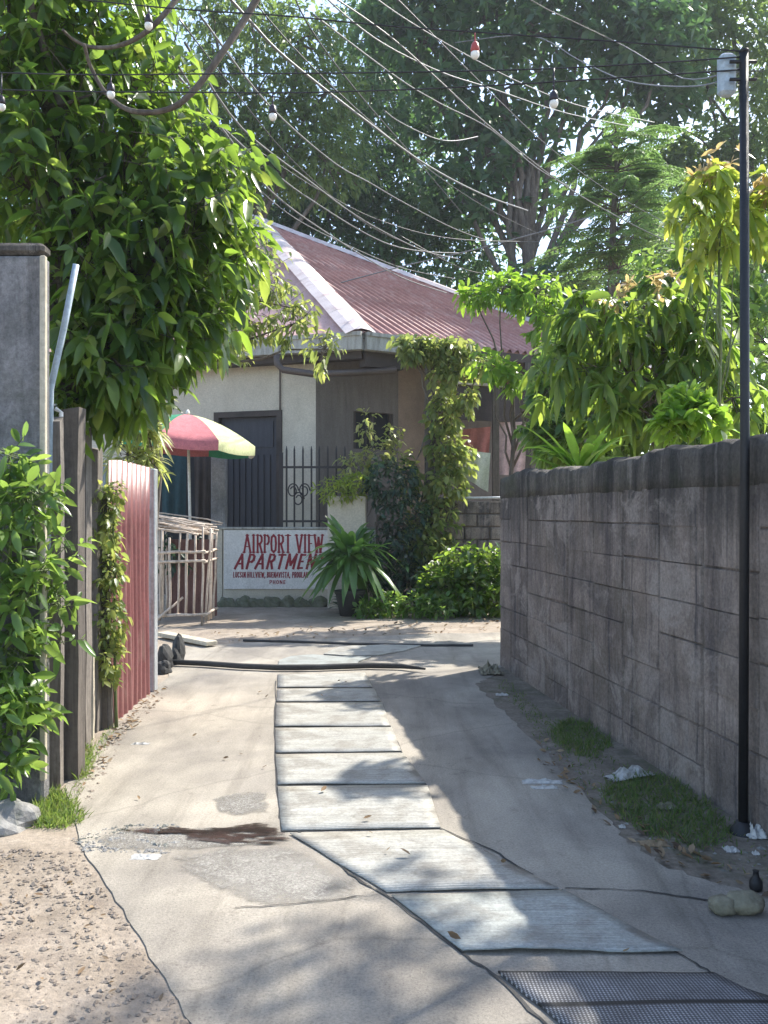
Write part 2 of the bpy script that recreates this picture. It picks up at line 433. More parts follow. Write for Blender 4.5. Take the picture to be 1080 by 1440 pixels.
def link(name, mesh, parent=None, loc=(0, 0, 0)):
    o = bpy.data.objects.new(name, mesh)
    COL.objects.link(o)
    if parent is not None:
        o.parent = parent
    o.location = loc
    return o


def world_loc(o):
    v = Vector((0, 0, 0))
    while o is not None:
        v += o.location
        o = o.parent
    return v


def obj(name, mb, m, parent=None, smooth=False, origin=None):
    """mb holds world coordinates; they are stored relative to the object's own origin"""
    off = world_loc(parent) if parent is not None else Vector(origin or (0, 0, 0))
    me = bpy.data.meshes.new(name)
    me.from_pydata([(x - off.x, y - off.y, z - off.z) for x, y, z in mb.v], [], mb.f)
    me.materials.append(m)
    if smooth:
        me.polygons.foreach_set('use_smooth', [True] * len(me.polygons))
    me.update()
    return link(name, me, parent, (0, 0, 0) if parent is not None else tuple(off))


def thing(name, label, cat, loc=(0, 0, 0), group=None):
    o = bpy.data.objects.new(name, None)
    COL.objects.link(o)
    o.location = loc
    o.empty_display_size = .2
    return tag(o, label, cat, group)


def tag(o, label=None, cat=None, group=None, kind=None):
    if label: o['label'] = label
    if cat: o['category'] = cat
    if group: o['group'] = group
    if kind: o['kind'] = kind
    return o


def np_mesh(name, V, faces, m, parent=None, smooth=True, origin=(0, 0, 0)):
    """faces: list of (M,k) int arrays"""
    off = np.array(world_loc(parent)) if parent is not None else np.array(origin, float)
    me = bpy.data.meshes.new(name)
    V = V - off
    me.vertices.add(len(V))
    me.vertices.foreach_set('co', V.astype(np.float32).ravel())
    li = np.concatenate([f.ravel() for f in faces])
    tot = np.concatenate([np.full(len(f), f.shape[1]) for f in faces])
    st = np.concatenate([[0], np.cumsum(tot)[:-1]])
    me.loops.add(len(li))
    me.loops.foreach_set('vertex_index', li.astype(np.int32))
    me.polygons.add(len(tot))
    me.polygons.foreach_set('loop_start', st.astype(np.int32))
    me.polygons.foreach_set('loop_total', tot.astype(np.int32))
    me.polygons.foreach_set('use_smooth', [smooth] * len(tot))
    me.materials.append(m)
    me.update(calc_edges=True)
    me.validate()
    return link(name, me, parent, (0, 0, 0) if parent is not None else tuple(off))


def nrm(a):
    return a / np.maximum(np.linalg.norm(a, axis=-1, keepdims=True), 1e-9)


LOD = {
    0: ([0, .45, 1], [0, .5, 0]),
    1: ([0, .3, .68, 1], [0, .46, .42, 0]),
    2: ([0, .16, .42, .72, .9, 1], [0, .33, .5, .42, .17, 0]),
}


def leaf_geo(Pt, D, L, W, droop=.25, fold=.25, roll=.5, lod=1, shape=None):
    N = len(Pt)
    us, hw = shape or LOD[lod]
    D = nrm(D)
    up = np.array([0, 0, 1.0]) + rng.normal(0, roll, (N, 3))
    S = nrm(np.cross(D, up))
    Nn = np.cross(S, D)
    L = np.broadcast_to(np.asarray(L, float), (N,))[:, None]
    W = np.broadcast_to(np.asarray(W, float), (N,))[:, None]
    dr = np.broadcast_to(np.asarray(droop, float), (N,))[:, None]
    cols = []
    rows = []
    k = 0
    for u, h in zip(us, hw):
        base = Pt + D * (u * L) + np.array([0, 0, -1.0]) * (dr * L * u * u)
        if h == 0:
            cols.append(base)
            rows.append((k,))
            k += 1
        else:
            cols.append(base - S * (h * W) + Nn * (fold * h * W))
            cols.append(base)
            cols.append(base + S * (h * W) + Nn * (fold * h * W))
            rows.append((k, k + 1, k + 2))
            k += 3
    V = np.stack(cols, 1).reshape(-1, 3)
    tri, quad = [], []
    for a, b in zip(rows[:-1], rows[1:]):
        if len(a) == 1 and len(b) == 3:
            tri += [(a[0], b[1], b[0]), (a[0], b[2], b[1])]
        elif len(a) == 3 and len(b) == 3:
            quad += [(a[0], a[1], b[1], b[0]), (a[1], a[2], b[2], b[1])]
        else:
            tri += [(a[0], a[1], b[0]), (a[1], a[2], b[0])]
    o = (np.arange(N) * k)[:, None, None]
    fs = [(np.array(tri)[None] + o).reshape(-1, 3)]
    if quad:
        fs.append((np.array(quad)[None] + o).reshape(-1, 4))
    return V, fs


def join_geo(parts):
    Vs, tri, quad = [], [], []
    off = 0
    for V, fs in parts:
        Vs.append(V)
        for f in fs:
            (tri if f.shape[1] == 3 else quad).append(f + off)
        off += len(V)
    fs = []
    if tri: fs.append(np.concatenate(tri))
    if quad: fs.append(np.concatenate(quad))
    return np.concatenate(Vs), fs


def rand_dir(n):
    return nrm(rng.normal(0, 1, (n, 3)))


def twigs_in(clusters, per, shell=.45):
    """clusters: (cx,cy,cz, rx,ry,rz, weight). returns twig starts and outward directions"""
    Q, T, C = [], [], []
    for i, c in enumerate(clusters):
        ctr, rad = np.array(c[:3]), np.array(c[3:6])
        n = max(2, int(per * (c[6] if len(c) > 6 else 1)))
        d = rand_dir(n)
        r = rng.uniform(0, 1, (n, 1)) ** shell
        r *= 1 + .22 * np.sin(d[:, :1] * 5 + i) * np.cos(d[:, 2:3] * 6 + i * 2)
        Q.append(ctr + d * r * rad)
        T.append(nrm(d + rng.normal(0, .45, (n, 3)) + np.array([0, 0, .15])))
        C.append(np.full(n, i))
    return np.concatenate(Q), np.concatenate(T), np.concatenate(C)


def foliage(clusters, per, k, L, W, tl=.25, hang=.3, spread=.8, droop=.25, fold=.25, roll=.5, lod=1, style='alt', shell=.45):
    Q, T, C = twigs_in(clusters, per, shell)
    n = len(Q)
    parts = []
    side0 = nrm(np.cross(T, rand_dir(n)))
    bin0 = np.cross(T, side0)
    for j in range(k):
        ang = j * 2.4 + rng.uniform(-.4, .4, (n, 1))
        rad = side0 * np.cos(ang) + bin0 * np.sin(ang)
        fr = (j + 1) / k if style == 'alt' else rng.uniform(.85, 1.0)
        base = Q + T * (tl * fr)
        d = T * (.55 if style == 'alt' else .25) + rad * spread + np.array([0, 0, -hang]) + rng.normal(0, .15, (n, 3))
        s = rng.uniform(.45, 1.3, n)
        keep = rng.uniform(0, 1, n) < .93
        V, fs = leaf_geo(base[keep], d[keep], L * s[keep], W * s[keep], droop * rng.uniform(.4, 1.5, keep.sum()), fold, roll, lod)
        parts.append((V, fs))
    return join_geo(parts), Q, T, C


def curve_pts(a, b, sag=0.0, n=8, wob=0.0):
    a, b = Vector(a), Vector(b)
    out = []
    for i in range(n + 1):
        t = i / n
        p = a.lerp(b, t)
        p.z -= sag * 4 * t * (1 - t)
        if wob and 0 < i < n:
            p += Vector((random.uniform(-wob, wob), random.uniform(-wob, wob), random.uniform(-wob, wob)))
        out.append(p)
    return out


def px_cluster(px, py, Y, rpx, rpy=None, ry=None, w=1.0):
    rpy = rpy or rpx
    p = P(px, py, Y)
    rx, rz = rpx / F * Y, rpy / F * Y
    return (*p, rx, ry or (rx + rz) / 2, rz, w)


def tree(name, label, cat, base, top, clusters, per, k, L, W, leaf, bark='bark', r0=.12, group=None, limb=True, twig_r=.006,
         crown_name='crown', stem_name='trunk', sub=4, lean=None, extra=None, **kw):
    t = thing(name, label, cat, base, group)
    (V, fs), Q, T, C = foliage(clusters, per, k, L, W, **kw)
    np_mesh(crown_name, V, fs, M[leaf], t)
    mb = MB()
    top = Vector(top)
    b = Vector(base)
    tp = curve_pts(b - Vector((0, 0, .1)), top, 0, 7, r0 * .5)
    mb.tube(tp, [r0 * (1.25 if i == 0 else 1) * (1 - .5 * i / 7) for i in range(8)], 9)
    for i, c in enumerate(clusters):
        ctr = Vector(c[:3])
        h = min(.95, max(.35, random.uniform(.55, .95)))
        s = b.lerp(top, h)
        if limb:
            mb.tube(curve_pts(s, ctr, random.uniform(-.06, .06) * (ctr - s).length, 5, .04 * (ctr - s).length), [r0 * (.42 - .055 * q) for q in range(6)], 6)
        idx = np.where(C == i)[0]
        rng.shuffle(idx)
        for q in idx[:sub]:
            e = Vector(Q[q])
            mb.tube(curve_pts(ctr, e, 0, 3, .05 * (e - ctr).length), [r0 * .16, r0 * .12, r0 * .08, r0 * .05], 4)
    if twig_r:
        tl = kw.get('tl', .25)
        for q, d in zip(Q, T):
            mb.tube([q - d * tl * .6, q + d * tl], [twig_r, twig_r * .5], 3, False)
    obj(stem_name, mb, M[bark], t, True)
    if extra: extra(t)
    return t


# ------------------------------------------------------------------ ground
def flat(name, pts, z, m, kind='structure', thick=0.0):
    mb = MB()
    if thick:
        mb.prism(pts, z - thick, z)
    else:
        mb.add([(x, y, z) for x, y in pts], [tuple(range(len(pts)))])
    o = obj(name, mb, m)
    return tag(o, kind=kind)


def gxy(l):
    return [G(*p)[:2] for p in l]


# base ground: one gently uneven sheet near the lane and far beyond it
def ground():
    xs = np.concatenate([[-400, -120, -40, -15], np.linspace(-8, 8, 65), [15, 40, 120, 400]])
    ys = np.concatenate([[-60, -10], np.linspace(0, 16, 65), [22, 40, 90, 250, 600]])
    X, Y = np.meshgrid(xs, ys)
    Z = -.005 + .001 * np.sin(X * 3.1 + Y * 1.7) * np.cos(Y * 2.3 - X)
    V = np.stack([X, Y, Z], -1).reshape(-1, 3)
    w, h = len(xs), len(ys)
    i = (np.arange(h - 1)[:, None] * w + np.arange(w - 1)[None]).reshape(-1)
    f = np.stack([i, i + 1, i + w + 1, i + w], 1)
    tag(np_mesh('ground', V, [f], M['dirt'], smooth=True), kind='structure')


ground()


def jag(pts, amp=.03, n=5, closed=True):
    out = []
    m = len(pts)
    for i in range(m if closed else m - 1):
        a, b = Vector(pts[i]), Vector(pts[(i + 1) % m])
        for k in range(n):
            p = a.lerp(b, k / n)
            if k:
                p += Vector((random.uniform(-amp, amp), random.uniform(-amp, amp)))
            out.append((p.x, p.y))
    return out


lane_left = jag([(.55, .6), (-.02, 1.6)] + gxy([(275, 1445), (205, 1330), (150, 1245), (112, 1185), (92, 1104)]) + [(-1.84, 5.8), (-1.9, 7.0)] + gxy([(238, 952), (232, 912)]) , .009, 7, False)
lane_far = jag(gxy([(232, 912), (420, 899), (560, 893), (702, 889)]) + [(2.4, 10.4), (7, 10.2)], .05, 4, False)
lane_right = jag([(7, 8.6), (2.0, 8.7), (1.2, 8.4)] + gxy([(690, 952), (668, 962), (712, 1005), (752, 1042), (772, 1062), (830, 1128), (880, 1180), (940, 1222), (1090, 1262)]) + [(2.6, 3.0), (2.6, .6)], .02, 9, False)
flat('lane', lane_left + lane_far + lane_right, 0.0, M['lane'], thick=.12)
flat('apron', jag(gxy([(225, 878), (300, 882), (380, 884), (450, 876), (530, 868), (600, 858)]) + [(1.2, 15.0), (-5, 15.2), (-5, 11.2)], .06, 4), -.008, M['apron'], thick=.02)  # dark patch cut along the house's shade edge; shade is in its colour
flat('soil_verge', [(.9, 8.35), (.75, 7.0), (.8, 5.5), (.9, 4.2), (1.2, 3.2), (2.0, 2.4), (2.6, 2.4), (2.0, 5.0), (1.4, 8.35)], -.0025, M['soil'])


# dark joint lines between lane slabs, recessed gaps shown as thin sheets of dirt
def crack_line(pts, w=.012, z=.004, name='lane_joint'):
    mb = MB()
    pts = [Vector((x, y, z)) for x, y in jag(pts, .006, 6, False)] + [Vector((*pts[-1], z))]
    L, Rr = [], []
    for i, p in enumerate(pts):
        t = (pts[min(i + 1, len(pts) - 1)] - pts[max(i - 1, 0)]).normalized()
        s = Vector((-t.y, t.x, 0)) * w * random.uniform(.4, 1.1)
        L.append(p + s)
        Rr.append(p - s)
    n = len(pts)
    mb.add(L + Rr, [(i, i + 1, n + i + 1, n + i) for i in range(n - 1)])
    return tag(obj(name, mb, M['tyre']), kind='structure')


crack_line(gxy([(388, 958), (387, 1020), (390, 1095), (394, 1150), (440, 1185), (492, 1230), (546, 1262), (648, 1340), (700, 1376), (772, 1446)]), .007)
crack_line(gxy([(512, 948), (545, 1015), (566, 1062), (602, 1108), (618, 1165), (692, 1196), (750, 1231)]), .005)
crack_line(gxy([(790, 1252), (962, 1346), (1010, 1374), (1090, 1408)]), .005)
crack_line(gxy([(795, 1250), (900, 1253), (1005, 1268)]), .005)
crack_line(gxy([(330, 1278), (430, 1270), (535, 1258)]), .004)

# ------------------------------------------------------------------ mats laid along the lane
def mat_sheet(name, label, quad, m, group, th=.003, curl=.0, nx=12, ny=6, z0=.005):
    """quad: ground points TL,TR,BR,BL (far-left, far-right, near-right, near-left)"""
    tl, tr, br, bl = [Vector(q) for q in quad]
    c = (tl + tr + br + bl) / 4
    V, uv = [], []
    ph = random.uniform(0, 6)
    for j in range(ny + 1):
        for i in range(nx + 1):
            u, v = i / nx, j / ny
            p = (bl.lerp(br, u)).lerp(tl.lerp(tr, u), v)
            e = min(u, 1 - u, v, 1 - v)
            z = z0 + th + .0025 * math.sin(u * 5 + ph) * math.cos(v * 3 + ph) + curl * max(0, 1 - v * 5) * (.4 + .6 * math.sin(u * 4 + ph) ** 2)
            jt = .003 if e == 0 else 0
            V.append((p.x + random.uniform(-jt, jt) - c.x, p.y + random.uniform(-jt, jt) - c.y, z))
            uv.append((u, v))
    n1 = len(V)
    V += [(x, y, max(z - th, .004)) for x, y, z in V]
    w = nx + 1
    fs = []
    for j in range(ny):
        for i in range(nx):
            a = j * w + i
            fs.append((a, a + 1, a + w + 1, a + w))
            fs.append((n1 + a, n1 + a + w, n1 + a + w + 1, n1 + a + 1))
    rim = [i for i in range(w)] + [j * w + nx for j in range(1, ny + 1)] + [ny * w + i for i in range(nx - 1, -1, -1)] + [j * w for j in range(ny - 1, 0, -1)]
    for a, b in zip(rim, rim[1:] + rim[:1]):
        fs.append((b, a, n1 + a, n1 + b))
    me = bpy.data.meshes.new(name)
    me.from_pydata(V, [], fs)
    ul = me.uv_layers.new(name='UVMap')
    uu = uv + uv
    for l in me.loops:
        ul.data[l.index].uv = uu[l.vertex_index]
    me.polygons.foreach_set('use_smooth', [len(p.vertices) == 4 and i < 2 * nx * ny for i, p in enumerate(me.polygons)])
    me.materials.append(m)
    o = link(name, me, None, (c.x, c.y, 0))
    return tag(o, label, 'mat', group)


seams = [  # far-left, far-right, near-right, near-left, label
    ((391, 949), (513, 947), (524, 967), (390, 968), 'narrow pale ribbed mat just in front of the black hose, farthest of the straight row'),
    ((390, 970), (526, 969), (535, 987), (389, 988), 'narrow pale ribbed mat, second from the black hose'),
    ((389, 990), (537, 989), (549, 1022), (387, 1023), 'pale ribbed mat, third from the black hose, streaked with twig shadows'),
    ((387, 1025), (551, 1024), (564, 1058), (388, 1060), 'pale ribbed mat, fourth from the black hose, with a dark near seam'),
    ((388, 1063), (567, 1061), (598, 1103), (390, 1105), 'sunlit pale ribbed mat, fifth from the black hose, beside the wide dry concrete'),
    ((390, 1108), (601, 1106), (619, 1166), (396, 1170), 'pale ribbed mat just beyond the bend, level with the puddle'),
    ((408, 1174), (623, 1170), (786, 1251), (543, 1256), 'pale skewed mat just in front of the puddle, half sun and half shade'),
    ((551, 1261), (792, 1255), (960, 1343), (650, 1341), 'teal grey ribbed mat with curled near edge, in shade behind the black mat'),
]
for i, (a, b, c, d, lab) in enumerate(seams):
    mat_sheet('ribbed_mat', lab, [G(*q) for q in (a, b, c, d)], M['mat_teal'] if i in (7,) else M['mat_pale'], 'pale ribbed mats along the lane', curl=.012 if i == 7 else .002)
mat_sheet('perforated_mat', 'black perforated rubber mat at the bottom right corner', [G(*q) for q in ((700, 1371), (1005, 1373), (1190, 1462), (830, 1475))], M['mat_black'], None, th=.008, curl=.004, nx=14)


# far flap of mat curving to the right beyond the hose
def blob_mat(name, label, pts, m, z=.014):
    c = np.mean(np.array(pts), 0)
    mb = MB()
    mb.prism([(x, y) for x, y in pts], .004, z)
    o = obj(name, mb, m, None, False, (c[0], c[1], 0))
    me = o.data
    ul = me.uv_layers.new(name='UVMap')
    for l in me.loops:
        co = me.vertices[l.vertex_index].co
        ul.data[l.index].uv = (co.x * .8, co.y * .8)
    return tag(o, label, 'mat', 'pale ribbed mats along the lane')


blob_mat('ribbed_mat', 'rounded bluish flap of mat just beyond the black hose', gxy([(391, 939), (393, 930), (410, 924), (440, 922), (480, 925), (522, 925), (505, 931), (500, 937), (512, 938)]), M['mat_teal'])
blob_mat('ribbed_mat', 'far pale mat turning right towards the wall, beyond the rounded flap', gxy([(455, 921), (478, 911), (540, 908), (592, 909), (570, 916), (530, 923), (490, 923.5)]), M['mat_pale'])

# ------------------------------------------------------------------ water on the lane
def sheet(name, pts, z, m):
    c = np.mean(np.array(pts), 0)
    mb = MB()
    n = len(pts)
    mb.add([(c[0], c[1], z)] + [(c[0] + (x - c[0]) * .7, c[1] + (y - c[1]) * .7, z) for x, y in pts] + [(x, y, z) for x, y in pts],
           [(0, 1 + i, 1 + (i + 1) % n) for i in range(n)] + [(1 + i, 1 + n + i, 1 + n + (i + 1) % n, 1 + (i + 1) % n) for i in range(n)])
    o = obj(name, mb, m)
    a = o.data.attributes.new('edge', 'FLOAT', 'POINT')
    a.data.foreach_set('value', [.6] + [.32] * n + [-.2] * n)
    return tag(o, kind='structure')


sheet('wet_patch', jag(gxy([(215, 1200), (300, 1184), (400, 1180), (455, 1196), (525, 1245), (545, 1272), (440, 1290), (370, 1284), (280, 1255), (230, 1226)]), .015, 3), .004, M['wet'])
sheet('wet_patch', jag(gxy([(292, 1122), (330, 1112), (386, 1110), (389, 1146), (330, 1152), (300, 1146)]), .015, 3), .004, M['wet'])
sheet('wet_patch', jag(gxy([(95, 1182), (190, 1160), (260, 1162), (420, 1160), (440, 1188), (300, 1198), (180, 1200), (120, 1196)]), .02, 3), .003, M['wet'])
wp = jag(gxy([(165, 1168), (185, 1161), (230, 1162), (262, 1166), (320, 1164), (366, 1158), (398, 1160), (402, 1176), (422, 1186), (380, 1191), (300, 1190), (250, 1187), (262, 1177), (215, 1174), (180, 1174)]), .012, 3)
sheet('puddle', wp, .007, M['water'])


# ------------------------------------------------------------------ right block wall
def block_wall():
    x0, y0 = 1.70, 3.867
    ux, uy = -.1377, .9905
    nx, ny = -uy, ux            # towards the lane
    s_of_Y = lambda Y: (Y - y0) / uy
    sN, sF = s_of_Y(.4), s_of_Y(8.09)
    pt = lambda s, d, z: (x0 + ux * s + nx * d, y0 + uy * s + ny * d, z)
    t = thing('block_wall', 'long streaked grey concrete block wall with dark mossy top along the right side of the lane', 'wall', pt(sF, -.08, 0))
    core = MB()
    d1 = -.15
    vs = [pt(sN, 0, -.2), pt(sF - .008, 0, -.2), pt(sF - .008, d1, -.2), pt(sN, d1, -.2)]
    vs += [(x, y, 1.60) for x, y, z in vs]
    core.add(vs, [(3, 2, 1, 0), (4, 5, 6, 7), (0, 1, 5, 4), (1, 2, 6, 5), (2, 3, 7, 6), (3, 0, 4, 7)])
    # return of the wall turning right at the far corner
    rx, ry = .993, .117
    obj('mortar_core', core, M['mortar'], t)
    mb = MB()
    joint0 = s_of_Y(4.34)
    k0 = int(math.floor((sN - joint0) / .49))
    k1 = int(math.ceil((sF - joint0) / .49))
    for k in range(k0, k1):
        a, b = joint0 + k * .49, joint0 + (k + 1) * .49
        b = min(b, sF)
        if b - a < .06: continue
        for r in range(-1, 9):
            z1 = 1.585 - r * .205 + random.uniform(-.006, .006)
            if r == -1: continue
            z0 = max(z1 - .205, -.15)
            gA = {0: .018, 1: .002, 2: .010, 3: .0}[k % 4] + random.uniform(0, .003)
            g2 = random.choice([-.001, .0, .0, .001, .003])
            dp = .012 + random.uniform(-.0025, .003)
            aa, bb, za, zb = a + gA, b - random.uniform(.002, .007), z0 + g2, z1 - g2
            ch = .006
            cz = random.choice([.001, .003, .004, .006])
            tl = [random.uniform(-.003, .003) for _ in range(4)]
            out = [pt(aa, .0, za), pt(bb, .0, za), pt(bb, .0, zb), pt(aa, .0, zb)]
            inn = [pt(aa + ch, dp + tl[0], za + cz), pt(bb - ch, dp + tl[1], za + cz), pt(bb - ch, dp + tl[2], zb - cz), pt(aa + ch, dp + tl[3], zb - cz)]
            mb.add(out + inn, [(4, 7, 6, 5), (0, 4, 5, 1), (1, 5, 6, 2), (2, 6, 7, 3), (3, 7, 4, 0)])
    # end face plates
    for r in range(0, 8):
        z1 = 1.585 - r * .205
        mb.add([pt(sF - .006, -.145, z1 - .2), pt(sF - .006, -.005, z1 - .2), pt(sF - .006, -.005, z1 - .006), pt(sF - .006, -.145, z1 - .006),
                pt(sF + .004, -.14, z1 - .195), pt(sF + .004, -.01, z1 - .195), pt(sF + .004, -.01, z1 - .011), pt(sF + .004, -.14, z1 - .011)],
               [(4, 5, 6, 7), (0, 1, 5, 4), (1, 2, 6, 5), (2, 3, 7, 6), (3, 0, 4, 7)])
    obj('block_courses', mb, M['block'], t)
    # mossy plaster band, uneven top and ragged lower edge
    cap = MB()
    n = 150
    rows = 7
    V = []
    for i in range(n + 1):
        s = sN + (sF + .006 - sN) * i / n
        Y = y0 + uy * s
        top = 1.79 + .016 * math.sin(s * 2.1) + .010 * math.sin(s * 7.3 + 1) + .008 * math.sin(s * 23) + random.uniform(-.011, .009) - (.03 if s > sF - .25 else 0)
        low = 1.578 + random.uniform(-.006, .004)
        dd = [(.006, low - .002), (.0125, low), (.0135, low + (top - low) * .35), (.0125, low + (top - low) * .7), (.006, top - .014), (-.03, top + .004), (-.12, top + .004), (-.165, top - .02), (-.165, 1.55)]
        for d, z in dd:
            V.append(pt(s, d + random.uniform(-.0015, .0015), z + random.uniform(-.003, .003)))
    m = 9
    fs = [(i * m + j, (i + 1) * m + j, (i + 1) * m + j + 1, i * m + j + 1) for i in range(n) for j in range(m - 1)]
    fs = [f[::-1] for f in fs] + [tuple(range(m)), tuple(n * m + j for j in range(m - 1, -1, -1))]
    cap.add(V, fs)
    obj('mossy_top', cap, M['moss_band'], t, True)


block_wall()

# ------------------------------------------------------------------ black pole with string lights
pole_b = G(1045, 1170)
t = thing('lamp_pole', 'slim black metal pole standing in front of the block wall, holding string lights', 'pole', pole_b)
PY_ = pole_b[1]
mb = MB().tube([(pole_b[0], pole_b[1], -.05), (pole_b[0] + .008, pole_b[1], 1.8), (pole_b[0] + .004, pole_b[1], 3.53)], [.022, .021, .020], 14)
obj('shaft', mb, M['black_metal'], t, True)
obj('cap', MB().lathe((pole_b[0] + .004, pole_b[1], 3.53), [(.021, 0), (.023, .006), (.022, .012), (.008, .018)], 14), M['black_metal'], t, True)
for zz in (3.49, 3.41):
    obj('cable_bracket', MB().tube([(pole_b[0] - .06, pole_b[1], zz), (pole_b[0] + .06, pole_b[1], zz)], .008, 8), M['black_metal'], t, True)
jb = P(1028, 98, PY_)
obj('junction_box', MB().box((jb[0], PY_ + .05, jb[2]), (.075, .06, .19), bev=.014), M['pipe_blue'], t)
obj('base_collar', MB().lathe((pole_b[0], pole_b[1], -.02), [(.07, 0), (.065, .02), (.04, .05), (.029, .07)], 14), M['black_metal'], t, True)


def string_light(label, path, bulbs, r=.004, mt='cable'):
    pts = [P(*p) for p in path]
    t = thing('string_light', label, 'string lights', pts[-1], 'string lights across the lane')
    # smooth the path
    sp = [Vector(p) for p in pts]
    out = []
    for i in range(len(sp) - 1):
        p0, p1, p2, p3 = sp[max(0, i - 1)], sp[i], sp[i + 1], sp[min(len(sp) - 1, i + 2)]
        for q in range(6):
            u = q / 6
            out.append(.5 * ((2 * p1) + (p2 - p0) * u + (2 * p0 - 5 * p1 + 4 * p2 - p3) * u * u + (3 * p1 - p0 - 3 * p2 + p3) * u ** 3))
    out.append(sp[-1])
    obj('cable', MB().tube(out, r, 6), M[mt], t, True)
    for px, py, Y, red in bulbs:
        c = Vector(P(px, py, Y))
        near = min(out, key=lambda q: (q.x - c.x) ** 2 + (q.y - c.y) ** 2)
        zt = near.z
        c.y = near.y
        s = MB().tube([(c.x, c.y, zt - .002), (c.x, c.y, c.z + .03)], .004, 6)
        s.lathe((c.x, c.y, c.z + .008), [(.020, 0), (.021, .016), (.017, .038), (.008, .05)], 12)
        so = obj('socket', s, M['socket_red' if red else 'socket_dark'], t, True)
        prof = [(.003, -.025), (.012, -.021), (.019, -.011), (.021, 0), (.019, .009)]
        obj('bulb', MB().lathe(tuple(c), prof, 14), M['bulb'], so, True)
    return t


PY = pole_b[1]
string_light('highest black string light cable from top left to the pole, with a red socket bulb', [(-260, -40, 4.6), (130, 1, 4.4), (270, 14, 4.3), (395, 22, 4.2), (540, 36, 4.1), (680, 46, 4.0), (860, 58, 3.95), (1042, 72, PY)], [(212, 42, 4.4, False), (668, 76, 4.0, True)])
string_light('middle black string light cable crossing to the pole, with three hanging bulbs', [(-260, 92, 4.6), (0, 102, 4.45), (140, 105, 4.4), (280, 104, 4.3), (540, 102, 4.1), (760, 97, 4.0), (930, 88, 3.92), (1042, 80, PY)], [(8, 156, 4.5, False), (157, 134, 4.4, False), (778, 147, 4.0, False)])
string_light('lowest black string light cable crossing to the pole, with one dark socket bulb', [(-260, 118, 4.8), (0, 126, 4.6), (140, 129, 4.5), (300, 130, 4.4), (440, 130, 4.3), (640, 123, 4.1), (860, 110, 4.0), (1042, 98, PY)], [(382, 158, 4.3, False)])

